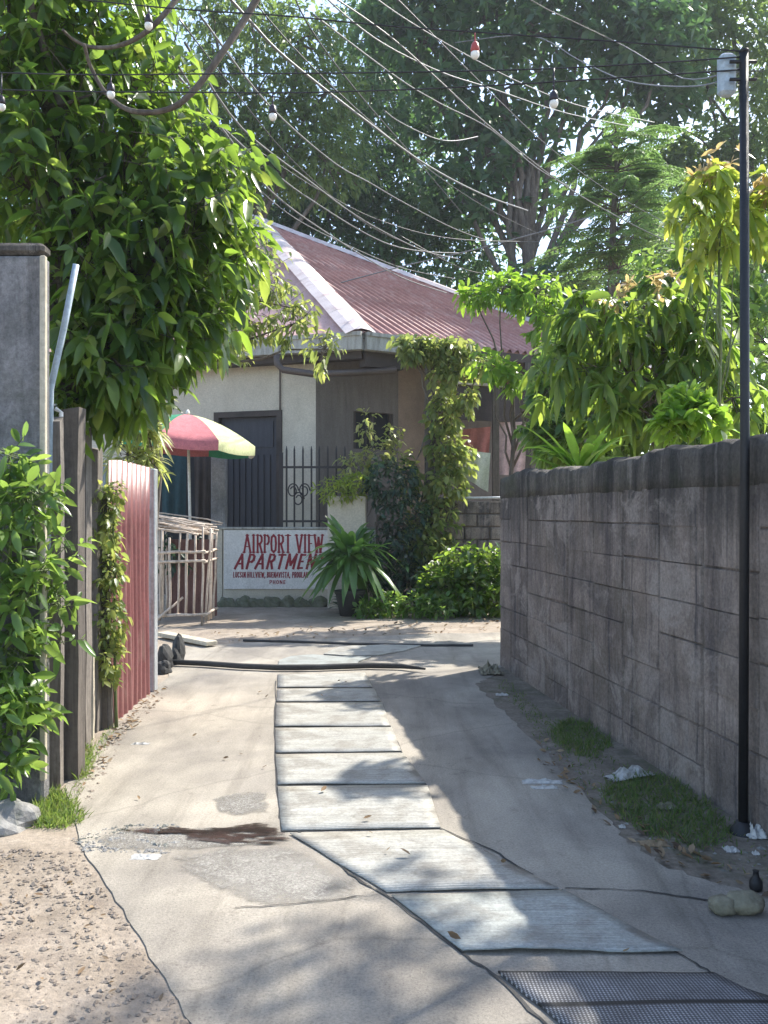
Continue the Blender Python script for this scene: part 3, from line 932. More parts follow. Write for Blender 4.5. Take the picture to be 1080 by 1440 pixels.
# ------------------------------------------------------------------ overhead cables
cabs = [
    ('thick pale cable running from top left down to the tree gap right of the roof', [(290, -40, 6), (352, 30, 6.5), (405, 84, 7), (515, 170, 8.5), (600, 232, 10), (680, 274, 12), (742, 296, 14)], .012, 'cable_pale'),
    ('long thin grey cable slanting from top centre to the yellow sapling at right', [(400, -50, 6), (540, 45, 7), (612, 108, 7.5), (685, 175, 8), (790, 258, 9), (865, 303, 10), (940, 340, 10.5), (1010, 367, 11)], .007, 'cable_pale'),
    ('pale cable hugging the top edge of the red roof', [(180, 30, 6), (240, 95, 7), (310, 178, 8), (380, 268, 9.5), (465, 331, 11.5), (560, 388, 14), (628, 412, 16)], .011, 'cable_pale'),
    ('pale drooping cable just above the red roof, second up from the roof edge', [(220, 40, 6), (300, 165, 8), (392, 248, 10), (442, 284, 11), (510, 326, 12.5), (555, 346, 14), (600, 354, 16), (650, 356, 18)], .010, 'cable_pale'),
    ('pale cable sagging over the dark trees, third up from the roof edge', [(260, 60, 6), (340, 180, 8), (437, 256, 10), (490, 296, 11), (542, 327, 12.5), (600, 354, 15), (645, 364, 18)], .010, 'cable_pale'),
    ('grey cable crossing the dark trees above the roof, fourth up from the roof edge', [(280, 20, 6), (380, 150, 8), (470, 229, 10), (520, 257, 11), (570, 286, 12.5), (640, 322, 15), (690, 340, 18)], .009, 'cable_pale'),
    ('black cable dropping steeply at the top centre near the light leaved tree', [(405, -40, 5.5), (418, 5, 6), (440, 45, 6.5), (470, 88, 7.2), (520, 150, 8.5), (590, 230, 11), (650, 300, 14)], .006, 'cable'),
    ('twin grey cable fading into the dark canopy at top centre', [(430, -40, 6), (470, 8, 6.5), (540, 62, 7.5), (622, 102, 8.5), (690, 124, 9.5), (800, 160, 12), (900, 180, 16)], .007, 'cable_pale'),
    ('thin grey cable below the twin cable at top centre', [(440, 20, 6), (560, 110, 8), (622, 147, 9), (690, 182, 10), (755, 236, 12), (800, 262, 14)], .007, 'cable_pale'),
    ('short white cable sagging in front of the dark trees at centre', [(540, 155, 8), (563, 172, 8.4), (610, 194, 9), (640, 198, 9.5), (672, 192, 10)], .006, 'cable_pale'),
    ('thin grey cable crossing the top right corner down towards the pole', [(700, -30, 6), (760, 8, 6.2), (810, 32, 6.4), (880, 66, 6.6), (960, 110, 5.5), (1042, 96, PY)], .004, 'cable_pale'),
    ('pale cable sagging in front of the sky gap beside the pole', [(640, 60, 9), (745, 50, 8), (815, 85, 7), (870, 110, 6), (920, 120, 5.2), (990, 120, 4.4), (1042, 99, PY)], .004, 'cable_pale'),
    ('striped pale cable rising to the right above the roof end', [(470, 400, 17), (560, 376, 17), (615, 363, 17), (667, 351, 17), (775, 322, 17), (830, 305, 17)], .013, 'cable_pale'),
    ('thin dark cable sagging low behind the roof end', [(560, 330, 15), (625, 366, 16), (665, 382, 17), (720, 388, 18), (800, 380, 20)], .01, 'cable'),
    ('thin black cable slanting steeply over the left tree edge towards the roof peak', [(200, -40, 6), (262, 40, 6.8), (330, 128, 8), (392, 205, 9.5), (450, 262, 11), (520, 318, 13), (590, 350, 15)], .006, 'cable'),
    ('thin grey cable just above the roof peak, lowest of the left bundle', [(150, 40, 6), (230, 120, 7), (300, 195, 8), (360, 262, 9.5), (420, 310, 11), (500, 350, 13), (570, 378, 15), (640, 392, 17)], .007, 'cable_pale'),
    ('thin black cable from the top left of centre into the dark canopy', [(330, -40, 6), (372, 20, 6.6), (440, 95, 7.6), (520, 170, 9), (600, 236, 11), (680, 290, 13), (760, 330, 16)], .006, 'cable'),
    ('thin grey cable high across the top centre to the right', [(480, -40, 6), (560, 20, 7), (650, 74, 8), (740, 120, 9.5), (820, 150, 11), (920, 172, 14)], .006, 'cable_pale'),
    ('thin black cable from top centre down to the feathery tree', [(520, -40, 6.5), (600, 40, 7.5), (690, 130, 9), (770, 205, 11), (850, 265, 13), (930, 310, 15)], .006, 'cable'),
    ('thin black cable crossing the bundle low from left to right above the roof', [(360, 210, 9), (450, 268, 10.5), (540, 312, 12), (640, 336, 14), (760, 340, 17)], .007, 'cable'),
]
for lab, path, r, mt in cabs:
    sp = [Vector(P(*p)) for p in path]
    out = []
    for i in range(len(sp) - 1):
        p0, p1, p2, p3 = sp[max(0, i - 1)], sp[i], sp[i + 1], sp[min(len(sp) - 1, i + 2)]
        for q in range(5):
            u = q / 5
            out.append(.5 * ((2 * p1) + (p2 - p0) * u + (2 * p0 - 5 * p1 + 4 * p2 - p3) * u * u + (3 * p1 - p0 - 3 * p2 + p3) * u ** 3))
    out.append(sp[-1])
    o = obj('overhead_cable', MB().tube(out, r * .95, 6), M[mt], None, True, tuple(sp[0]))
    tag(o, lab, 'cable', 'overhead cables')

# ------------------------------------------------------------------ left side: pillar, fence, red sheets
pl = P(63, 330, 4.25)
t = thing('concrete_pillar', 'tall grey plastered concrete gate pillar at the left edge with a worn cap', 'pillar', (pl[0] - .7, 4.35, 0))
obj('shaft', MB().box((pl[0] - .66, 4.30, 1.34), (1.30, .09, 2.78), bev=.012), M['pillar'], t)
obj('cap', MB().box((pl[0] - .665, 4.30, 2.765), (1.32, .105, .06), bev=.018), M['moss_band'], t)
a = P(57, 338, 4.2)
obj('sunlit_edge', MB().box((a[0], 4.235, 1.42), (.028, .03, 2.6), bev=.004), M['wood_cream'], t)  # cream strip stands in for the sunlit edge of the pillar
a, b = P(107, 372, 4.5), P(71, 548, 4.5)
o = obj('plastic_pipe', MB().tube([a, ((a[0] + b[0]) / 2 + .004, 4.5, (a[2] + b[2]) / 2), b, (b[0] - .03, 4.52, .0)], .017, 10), M['pipe_blue'], None, True, (b[0] - .03, 4.52, 0))
tag(o, 'thin pale blue plastic pipe leaning beside the concrete pillar', 'pipe')


def plank(x0, x1, top, Y, m, label, depth=.035, tilt=0.0, bottom=-.05, jag_top=.02, nm='fence_post'):
    xa, xb = (x0 - 540) / F * Y, (x1 - 540) / F * Y
    zt = CAMZ - (top - HY) / F * Y
    w = xb - xa
    mb = MB()
    n = 6
    V = []
    for i in range(n + 1):
        z = bottom + (zt - bottom) * i / n
        wob = random.uniform(-.004, .004)
        for sx, sy in ((0, 0), (1, 0), (1, 1), (0, 1)):
            zz = z + (random.uniform(-jag_top, jag_top) if i == n else 0)
            V.append((xa + w * sx + wob + tilt * z, Y + depth * sy, zz))
    fs = [(i * 4 + k, i * 4 + (k + 1) % 4, i * 4 + 4 + (k + 1) % 4, i * 4 + 4 + k) for i in range(n) for k in range(4)]
    fs += [(3, 2, 1, 0), (n * 4, n * 4 + 1, n * 4 + 2, n * 4 + 3)]
    mb.add(V, fs)
    o = obj(nm, mb, m, None, False, ((xa + xb) / 2, Y + depth / 2, 0))
    return tag(o, label, 'fence post', 'wooden posts of the left fence')


plank(62, 85, 588, 4.5, M['wood_grey'], 'grey board post right beside the concrete pillar, behind the leafy bush', .05)
plank(84, 110, 575, 4.62, M['wood_dark'], 'widest dark fence post, with a sunlit right edge, standing nearest the grass tuft', .11)
plank(-12, 60, 700, 4.66, M['wood_dark'], 'dark board panel behind the leafy bush under the pillar', .03)
plank(112, 121, 600, 5.2, M['wood_grey'], 'slim grey-brown fence post just behind the widest dark post', .10)
plank(121, 131, 920, 5.45, M['wood_cream'], 'short cream wooden stake between the taller fence posts', .03, jag_top=.004)
plank(123, 137, 630, 5.62, M['wood_grey'], 'tall grey fence post behind the short cream stake', .10)
plank(137, 151, 690, 5.7, M['wood_dark'], 'dark fence post wrapped in creeper beside the red sheets', .05)
plank(47, 58, 1030, 4.52, M['wood_cream'], 'short pale stake at the foot of the leafy bush', .03, jag_top=.004)
a = P(86, 580, 4.56)
o = obj('white_pipe', MB().tube([(a[0] - .03, 4.56, a[2] + .02), (a[0], 4.56, a[2]), (a[0] - .01, 4.56, 1.0), (a[0] - .008, 4.56, -.03)], .012, 8), M['pipe_white'], None, True, (a[0], 4.56, 0))
tag(o, 'thin white pipe standing upright against the widest dark fence post', 'pipe')


def corrugated(p0, p1, z0, z1, pitch, amp, m, name, parent=None, tops=None, nsub=6, origin=None):
    p0, p1 = Vector(p0), Vector(p1)
    L = (p1 - p0).length
    t = (p1 - p0) / L
    nn = Vector((t.y, -t.x, 0))
    n = int(L / pitch * nsub)
    V = []
    rows = 5
    for i in range(n + 1):
        s = L * i / n
        ph = s / pitch * 2 * math.pi
        d = amp * max(-1, min(1, 1.5 * math.sin(ph)))
        zt = z1 + (tops(s) if tops else 0)
        for j in range(rows):
            z = z0 + (zt - z0) * j / (rows - 1)
            q = p0 + t * s + nn * (d + .006 * math.sin(z * 3 + s * 4))
            V.append((q.x, q.y, z))
    N = len(V)
    V += [(x - nn.x * .002, y - nn.y * .002, z) for x, y, z in V]
    fs = []
    for i in range(n):
        for j in range(rows - 1):
            a = i * rows + j
            fs.append((a, a + rows, a + rows + 1, a + 1))
            fs.append((N + a, N + a + 1, N + a + rows + 1, N + a + rows))
        a = i * rows + rows - 1
        fs.append((a, a + rows, N + a + rows, N + a))
    mb = MB().add(V, fs)
    return obj(name, mb, m, parent, True, origin)


t = thing('red_sheet_fence', 'fence of faded red corrugated metal sheets along the left side of the lane', 'fence', (-1.87, 6.4, 0))
corrugated((-1.86, 5.78, 0), (-1.865, 6.32, 0), -.01, 1.80, .115, .011, M['red_sheet'], 'sheet_panel', t, lambda s: .015 * math.sin(s * 6), 8)
corrugated((-1.875, 6.30, 0), (-1.88, 6.86, 0), -.02, 1.815, .115, .011, M['red_sheet'], 'sheet_panel', t, lambda s: -.02 * s, 8)
obj('end_post', MB().box((-1.88, 6.93, .9), (.06, .1, 1.8), bev=.006), M['galv'], t)
for zz in (1.45, .35):
    obj('rail', MB().box((-1.93, 6.35, zz), (.04, 1.15, .06)), M['wood_dark'], t)
plank(147, 158, 955, 5.72, M['wood_grey'], 'short split reddish board at the foot of the red sheet fence', .03, jag_top=.03)
a, b = P(133, 650, 7.3), P(180, 650, 7.3)
o = corrugated((a[0], 7.3, 0), (b[0] + .12, 7.34, 0), 0, a[2], .07, .009, M['galv'], 'metal_sheet', None, None, 6, (a[0], 7.3, 0))
tag(o, 'pale blue-grey corrugated metal sheet standing behind the red sheet fence', 'metal sheet')

# dark rubble heap and plank at the fence end
def rock(name, c, size, m, label, cat, seed, group=None, flatb=.5):
    rg = np.random.default_rng(seed)
    n1, n2 = 14, 9
    V = []
    off = rg.uniform(0, 6, 6)
    for j in range(n2 + 1):
        th = math.pi * j / n2
        for i in range(n1):
            ph = 2 * math.pi * i / n1
            d = np.array([math.sin(th) * math.cos(ph), math.sin(th) * math.sin(ph), math.cos(th)])
            r = 1 + .16 * math.sin(d[0] * 3 + off[0]) + .13 * math.sin(d[1] * 4 + off[1] + d[2] * 2) + .10 * math.sin(d[2] * 6 + off[2] + d[0] * 5) + rg.uniform(-.05, .05)
            p = d * r
            p[2] = max(p[2], -flatb)
            V.append((c[0] + p[0] * size[0], c[1] + p[1] * size[1], c[2] + (p[2] + flatb) * size[2]))
    fs = [(j * n1 + i, (j + 1) * n1 + i, (j + 1) * n1 + (i + 1) % n1, j * n1 + (i + 1) % n1) for j in range(n2) for i in range(n1)]
    o = obj(name, MB().add(V, fs), m, None, False, (c[0], c[1], c[2]))
    return tag(o, label, cat, group)


c = G(20, 1163)
rock('rock', (c[0] - .03, c[1] + .02, -.03), (.13, .12, .09), M['rock'], 'grey boulder at the left edge beside the bright grass tuft', 'rock', 1)
c = G(228, 946)
for k, (dx, dy, s, lab) in enumerate([(0, 0, .09, 'dark lump of rubble lowest in the heap at the end of the red fence'), (-.05, .25, .11, 'dark lump of rubble behind the lowest one at the red fence end'), (.02, .5, .09, 'dark lump of rubble farthest back at the red fence end')]):
    rock('rubble_lump', (c[0] + dx, c[1] + dy, -.02), (s * .8, s, s * (1.0 + .4 * k)), M['tyre'], lab, 'rubble', 10 + k, 'rubble at the end of the red fence')
a, b = Vector(G(228, 896)), Vector(G(298, 910))
d = (b - a)
o = obj('plank', MB().box(((a.x + b.x) / 2, (a.y + b.y) / 2, .04), (d.length, .14, .045), math.atan2(d.y, d.x), bev=.005), M['wood_cream'], None, False, ((a.x + b.x) / 2, (a.y + b.y) / 2, 0))
tag(o, 'loose pale timber plank lying in front of the bamboo pen', 'plank')

# ------------------------------------------------------------------ bamboo pen
def pen():
    Y0 = 10.9
    c = G(262, 880)
    x0, x1 = (216 - 540) / F * Y0, (284 - 540) / F * Y0
    t = thing('bamboo_pen', 'rickety pen of upright bamboo slats with a twig-covered top, behind the red fence', 'pen', (c[0], Y0, 0))
    H = 1.22
    def stick(a, b, r, m='bamboo'):
        mb = MB()
        mb.tube(curve_pts(a, b, 0, 4, .008), [r, r * .95, r, r * .9, r * .85], 7)
        return mb
    n = 7
    for i in range(n):
        x = x0 + (x1 - x0) * i / (n - 1)
        lean = random.uniform(-.03, .05)
        obj('slat', stick((x, Y0, .0 if i in (0, n - 1) else .12), (x + lean, Y0 + random.uniform(-.01, .02), H + random.uniform(-.1, .05)), random.uniform(.013, .02)), M['bamboo'], t, True)
    for i in range(4):
        y = Y0 + .18 + i * .17
        obj('slat', stick((x1 + .01, y, .02), (x1 + .05 + random.uniform(-.03, .03), y, H + random.uniform(-.1, .05)), .016), M['bamboo'], t, True)
    for i in range(4):
        y = Y0 + .18 + i * .17
        obj('slat', stick((x0 - .01, y, .02), (x0 - .02, y, H + random.uniform(-.1, .05)), .016), M['bamboo'], t, True)
    for z in (.12, .8, .92):
        mb = stick((x0 - .05, Y0 - .025, z), (x1 + .05, Y0 - .025, z + .03), .02)
        mb.tube(curve_pts((x1 + .03, Y0 - .03, z + .01), (x1 + .05, Y0 + .75, z + .02), 0, 4, .01), .018, 7)
        obj('rail', mb, M['bamboo'], t, True)
    mb = MB()
    for i in range(26):
        y = Y0 - .1 + random.uniform(0, .8)
        z = H + .04 + random.uniform(-.05, .1)
        mb.tube(curve_pts((x0 - random.uniform(0, .3), y, z + .08), (x1 + random.uniform(-.1, .12), y + random.uniform(-.25, .25), z - .06), random.uniform(-.03, .03), 5, .015), random.uniform(.006, .014), 5)
    obj('twig_top', mb, M['bamboo'], t, True)
    # brace leaning to the front
    obj('brace', stick((x0 - .02, Y0 - .18, 0), (x0 + .35, Y0 + .1, .35), .018), M['bamboo'], t, True)
    mb = MB().box(((x0 + x1) / 2, Y0 + .82, .55), (x1 - x0 + .06, .03, 1.05))
    obj('back_board', mb, M['rust_board'], t)
    # plant climbing inside
    (V, fs), Q, T, C = foliage([((x0 + x1) / 2 - .2, Y0 + .5, .95, .3, .3, .3, 1)], 40, 5, .09, .05, tl=.1, lod=1)
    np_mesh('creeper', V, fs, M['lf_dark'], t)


pen()

# ------------------------------------------------------------------ parasol
def parasol():
    Y = 12.3
    top = P(264, 583, Y)
    cx, cy, zt = top
    t = thing('parasol', 'beach parasol with red, lime and green panels beside the dark door', 'parasol', (cx, cy, 0))
    rad, drop = 1.03, .40
    n = 8
    rot = math.radians(-97)
    tilt = Matrix.Rotation(R(4), 3, 'Y')
    apex = Vector((cx, cy, zt))
    cols = ['u_red', 'u_yellow', 'u_white', 'u_green', 'u_red', 'u_yellow', 'u_white', 'u_green']
    for k in range(n):
        a0, a1 = rot + 2 * math.pi * k / n, rot + 2 * math.pi * (k + 1) / n
        V = []
        m = 8
        w = 5
        for i in range(m + 1):
            r = rad * i / m
            zz = -drop * (i / m) ** 1.7
            for j in range(w):
                u = j / (w - 1)
                pa = Vector((math.cos(a0), math.sin(a0), 0))
                pb = Vector((math.cos(a1), math.sin(a1), 0))
                p = pa.lerp(pb, u) * r
                p.z = zz - .03 * math.sin(math.pi * u) * (i / m)
                V.append(apex + tilt @ p)
        for j in range(w):
            u = j / (w - 1)
            pa = Vector((math.cos(a0), math.sin(a0), 0))
            pb = Vector((math.cos(a1), math.sin(a1), 0))
            p = pa.lerp(pb, u) * (rad * 1.005)
            p.z = -drop - .03 * math.sin(math.pi * u) - .13
            V.append(apex + tilt @ p)
        fs = [(i * w + j, i * w + j + 1, (i + 1) * w + j + 1, (i + 1) * w + j) for i in range(m + 1) for j in range(w - 1)]
        o = obj('canopy_panel', MB().add(V, fs), M[cols[k]], t, True)
        o['label'] = {'u_red': 'red canopy panel', 'u_yellow': 'lime canopy panel', 'u_green': 'green canopy panel', 'u_white': 'white canopy panel'}[cols[k]]
        rb = MB().tube([apex + tilt @ Vector((math.cos(a0) * rad * q, math.sin(a0) * rad * q, -drop * q ** 1.7 - .012)) for q in (.02, .3, .6, .8, 1)], .006, 5)
        obj('rib', rb, M['pipe_white'], t, True)
    obj('pole', MB().tube([(cx + .06, cy, 0), (cx, cy, zt + .06)], .02, 10), M['pipe_white'], t, True)
    obj('finial', MB().lathe((cx, cy, zt + .0), [(.03, 0), (.03, .03), (.012, .07)], 10), M['u_white'], t, True)
    obj('base', MB().lathe((cx + .06, cy, -.01), [(.24, 0), (.24, .07), (.06, .11), (.04, .2)], 16), M['fascia'], t, True)


parasol()

# ------------------------------------------------------------------ the house
Kx, Ky = (444 - 540) / F * 14.2, 14.2
C0 = Vector((-.34, 13.5, 4.26))
eR = Vector((.866, .5, 0))
eL = Vector((-.953, .302, 0))
A0 = Vector((-3.375, 22.5, 9.17))
house = thing('house', 'old low house with red corrugated hip roof and cream and taupe plaster walls', 'house', (Kx, Ky, 0))


def wall_panel(p0, d, s0, s1, z0, z1, m, name, th=.18, out=0.0, parent=house):
    """wall along d from p0, thickness to the inside, facing the camera side"""
    d = Vector(d).normalized()
    nn = Vector((d.y, -d.x, 0))
    if nn.y > 0: nn = -nn
    a = Vector(p0) + d * s0 + nn * out
    b = Vector(p0) + d * s1 + nn * out
    V = [a, b, b - nn * th, a - nn * th]
    vs = [(p.x, p.y, z0) for p in V] + [(p.x, p.y, z1) for p in V]
    mb = MB().add(vs, [(3, 2, 1, 0), (4, 5, 6, 7), (0, 1, 5, 4), (1, 2, 6, 5), (2, 3, 7, 6), (3, 0, 4, 7)])
    return obj(name, mb, m, parent)


K = Vector((Kx, Ky, 0))
def sL(px):   # distance along left wall seen at pixel column
    q = (px - 540) / F
    return (q * Ky - Kx) / (eL.x - q * eL.y)
def sR(px):
    q = (px - 540) / F
    return (q * Ky - Kx) / (eR.x - q * eR.y)
def zat(py, Y):
    return CAMZ - (py - HY) / F * Y
def YL(px): return Ky + eL.y * sL(px)
def YR(px): return Ky + eR.y * sR(px)

zc = 4.12
dz1 = zat(578, YL(350))
dl, dr_ = sL(301), sL(397)
wl = wall_panel(K, eL, 0, dr_, -.1, zc, M['cream'], 'wall')
wall_panel(K, eL, dr_, dl, dz1, zc, M['cream'], 'wall', out=-.0015)
wall_panel(K, eL, dl, 7.0, -.1, zc, M['cream'], 'wall')
wall_panel(K, eR, .0015, sR(497), -.1, zc, M['taupe'], 'wall')
wall_panel(K, eR, sR(497), sR(553), -.1, zat(632, YR(525)), M['taupe'], 'wall', out=-.0015)
wall_panel(K, eR, sR(497), sR(553), zat(580, YR(525)), zc, M['taupe'], 'wall', out=-.0015)
wall_panel(K, eR, sR(553), sR(560), -.1, zc, M['taupe'], 'wall')
wall_panel(K, eR, sR(560), sR(602), -.1, zc, M['tan'], 'wall', out=.004)
# inner back wall of the porch, farther in
wall_panel(K + Vector((-.8, 1.6, 0)), eR, 2.5, 8.0, -.1, zc, M['taupe'], 'wall')
wall_panel(K + eR * sR(602), Vector((-.5, .866, 0)), 0, 1.7, -.1, zc, M['tan'], 'wall', th=.1)
# window
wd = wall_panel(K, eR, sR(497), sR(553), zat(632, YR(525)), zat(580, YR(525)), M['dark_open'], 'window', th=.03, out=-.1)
for s0, s1, z0, z1 in ((sR(497) + .002, sR(497) + .06, zat(632, YR(525)), zat(580, YR(525))), (sR(553) - .06, sR(553) - .002, zat(632, YR(525)), zat(580, YR(525))), ((sR(497) + sR(553)) / 2 - .025, (sR(497) + sR(553)) / 2 + .025, zat(632, YR(525)), zat(580, YR(525)))):
    wall_panel(K, eR, s0, s1, z0 + .003, z1 - .003, M['brown_board'], 'frame', th=.06, out=-.03, parent=wd)
# door with frame and panels
df = wall_panel(K, eL, dr_ + .1, dl - .1, .55, dz1 - .1, M['door'], 'door', th=.05, out=-.08)
wall_panel(K, eL, dr_ + .003, dr_ + .1, .5, dz1 - .003, M['brown_board'], 'door_frame', th=.2, out=.02)
wall_panel(K, eL, dl - .1, dl - .003, .5, dz1 - .003, M['brown_board'], 'door_frame', th=.2, out=.02)
wall_panel(K, eL, dr_ + .1, dl - .1, dz1 - .1, dz1 - .003, M['brown_board'], 'door_frame', th=.2, out=.018)
for i in range(9):
    s = dr_ + .12 + (dl - dr_ - .24) * (i + .5) / 9
    wall_panel(K, eL, s - .04, s + .04, .58, dz1 - .75, M['door'], 'slat', th=.02, out=-.055, parent=df)
wall_panel(K, eL, dr_ + .2, dl - .2, dz1 - .62, dz1 - .18, M['door'], 'upper_panel', th=.02, out=-.06, parent=df)
# shade of a doorway painted as a dark panel, behind the parasol
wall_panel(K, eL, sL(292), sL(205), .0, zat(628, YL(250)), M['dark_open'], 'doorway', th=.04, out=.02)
wall_panel(K, eL, sL(297), sL(292), .0, zat(620, YL(250)), M['brown_board'], 'door_frame', th=.04, out=.03)
wall_panel(K, eL, sL(292), sL(200), zat(628, YL(250)), zat(620, YL(250)), M['brown_board'], 'door_frame', th=.04, out=.03)
# wall crack / conduit
o = MB().tube([K + eL * (sL(394)) + Vector((-.0, -.03, z)) for z in (dz1 - .01, 3.5, 3.75, zc)], .014, 6)
obj('conduit', o, M['pipe_brown'], house, True)


# roof
def roof_face(e0, e1, eave_o, edir, apex, m, name, pitch, amp, nsub, laps=3):
    """triangle e0(s)..e1(s) on the eave to apex; ribs run up the slope"""
    nrmv = Vector((-edir.y, edir.x, 0))
    if nrmv.y < 0: nrmv = -nrmv
    rel = apex - eave_o
    sa, da, ha = rel.dot(edir), rel.dot(nrmv), rel.z
    tan = ha / da
    slope_n = Vector((-nrmv.x * tan, -nrmv.y * tan, 1)).normalized()
    lo, hi = min(e0, e1, sa), max(e0, e1, sa)
    def drange(s):
        # d limits inside the triangle (e0,0),(e1,0),(sa,da)
        ds = []
        for (x0, y0), (x1, y1) in (((e0, 0), (e1, 0)), ((e1, 0), (sa, da)), ((sa, da), (e0, 0))):
            if abs(x1 - x0) < 1e-9: continue
            u = (s - x0) / (x1 - x0)
            if -1e-6 <= u <= 1 + 1e-6: ds.append(y0 + (y1 - y0) * u)
        return (min(ds), max(ds)) if ds else None
    n = int((hi - lo) / pitch * nsub)
    mb = MB()
    prev = None
    for i in range(n + 1):
        s = lo + (hi - lo) * i / n
        dr = drange(s)
        col = []
        w = amp * math.sin(s / pitch * 2 * math.pi)
        for j in range(laps * 2):
            seg, top = divmod(j, 2)
            g0, g1 = da * seg / laps, da * (seg + 1) / laps
            dd = min(max(g1 if top else g0, dr[0]), dr[1])
            lift = .012 if not top else 0.0
            p = eave_o + edir * s + nrmv * dd + Vector((0, 0, dd * tan)) + slope_n * (w + lift)
            col.append(p)
        o = len(mb.v)
        mb.v += [tuple(p) for p in col]
        if prev is not None:
            for j in range(laps * 2 - 1):
                mb.f.append((prev + j, o + j, o + j + 1, prev + j + 1))
        prev = o
    return obj(name, mb, m, house, True)


rf = roof_face(0, 6.5, C0, eR, A0, M['roof_red'], 'roof', .17, .036, 6, 4)
rl = roof_face(0, 6.5, C0, eL, A0, M['roof_pink'], 'roof', .3, .012, 8, 2)
FR = C0 + eR * 6.5
FL = C0 + eL * 6.5
back = MB().add([A0, FR, (FR.x + 1, 28, 4.26), (FL.x, 28, 4.26), FL], [(0, 1, 2), (0, 2, 3), (0, 3, 4)])
obj('roof', back, M['roof_red'], house)


def cap(a, b, w, m, lift=.03, nseg=9):
    a, b = Vector(a), Vector(b)
    t = (b - a).normalized()
    side = t.cross(Vector((0, 0, 1))).normalized()
    mb = MB()
    for k in range(nseg):
        p, q = a.lerp(b, k / nseg), a.lerp(b, (k + 1.06) / nseg)
        li = lift + (k % 2) * .006
        V = []
        for pt_ in (p, q):
            for sgn, h in ((-1, -.055), (-.45, .025), (0, .045), (.45, .025), (1, -.055)):
                V.append(pt_ + side * w * sgn + Vector((0, 0, li + h)))
        mb.add(V, [(i, i + 1, i + 6, i + 5) for i in range(4)])
    return obj('ridge_cap', mb, m, house, False)


cap(C0 + Vector((0, 0, .0)), A0, .28, M['ridge'], .05)
cap(FR, A0, .16, M['ridge'], .05, 8)
# soffit under the eaves
sf = MB().add([(C0.x, C0.y, 4.2), (FR.x, FR.y, 4.2), (FR.x - 1.2, FR.y + 2, 4.2), (Kx, Ky + 1.2, 4.2), (FL.x - .2, FL.y + 1, 4.2), (FL.x, FL.y, 4.2)], [(0, 1, 2, 3), (0, 3, 4, 5)])
obj('soffit', sf, M['brown_board'], house)


def beam(a, b, th, z0, z1, m, name, out=0.0):
    a, b = Vector(a), Vector(b)
    d = (b - a).normalized()
    return wall_panel(Vector((a.x, a.y, 0)), d, 0, (b - a).length, z0, z1, m, name, th=th, out=out)


# concrete gutter along the left eave and round the corner
beam(C0 + eL * .0, C0 + eL * 6.3, .3, 4.02, 4.27, M['fascia'], 'gutter', .06)
beam(C0 + eR * .05, C0 + eR * .78, .3, 4.02, 4.262, M['fascia'], 'gutter', .06)
beam(C0 + eL * .0, C0 + eL * 6.3, .34, 4.235, 4.30, M['fascia'], 'gutter_lip', .085)
beam(C0 + eR * .05, C0 + eR * .80, .34, 4.235, 4.295, M['fascia'], 'gutter_lip', .085)
beam(C0 + eR * .82, C0 + eR * 6.5, .05, 4.10, 4.24, M['brown_board'], 'eave_board', .0)
beam(C0 + eL * .02 + Vector((0, .1, 0)), C0 + eL * 6.2 + Vector((0, .1, 0)), .2, 3.9, 4.018, M['brown_board'], 'eave_board', .0)
beam(C0 + eR * .05 + Vector((0, .1, 0)), C0 + eR * .76 + Vector((0, .1, 0)), .2, 3.78, 4.018, M['brown_board'], 'eave_board', .0)
pts = [P(389, 498, 13.75), P(390, 512, 13.75), P(398, 520, 13.72), P(440, 526, 13.6), P(500, 524, 13.65), P(556, 520, 13.9)]
obj('drain_pipe', MB().tube(pts, .055, 10), M['pipe_brown'], house, True)
# porch posts and hanging board on the right
for px, Y in ((602, 13.9), (697, 14.6), (742, 15.2)):
    p = P(px, 480, Y)
    obj('porch_post', MB().box((p[0], Y, 2.05), (.11, .11, 4.1)), M['wood_dark'], house)
a, b = P(640, 545, 14.6), P(760, 545, 15.3)
beam((a[0], 14.55, 0), (b[0], 15.25, 0), .05, zat(590, 14.6), zat(541, 14.6), M['brown_board'], 'awning_board', .0)
beam((a[0], 14.53, 0), (b[0], 15.23, 0), .05, zat(541, 14.6) + .002, zat(537, 14.6), M['wood_cream'], 'awning_edge', .03)


def cloth(name, label, corners, m, cat, wav=.04, nx=12, ny=8, ph=0.0):
    tl, tr, br, bl = [Vector(c) for c in corners]
    V = []
    for j in range(ny + 1):
        for i in range(nx + 1):
            u, v = i / nx, j / ny
            p = tl.lerp(tr, u).lerp(bl.lerp(br, u), v)
            p = p + Vector((0, wav * math.sin(u * 14 + ph + v * 1.5) * (.3 + v), 0))
            V.append(p)
    w = nx + 1
    n1 = len(V)
    V += [p + Vector((0, .006, 0)) for p in V]
    fs = []
    for j in range(ny):
        for i in range(nx):
            a = j * w + i
            fs += [(a, a + 1, a + w + 1, a + w), (n1 + a, n1 + a + w, n1 + a + w + 1, n1 + a + 1)]
    o = obj(name, MB().add(V, fs), m, None, True, tuple((tl + tr) / 2))
    return tag(o, label, cat)


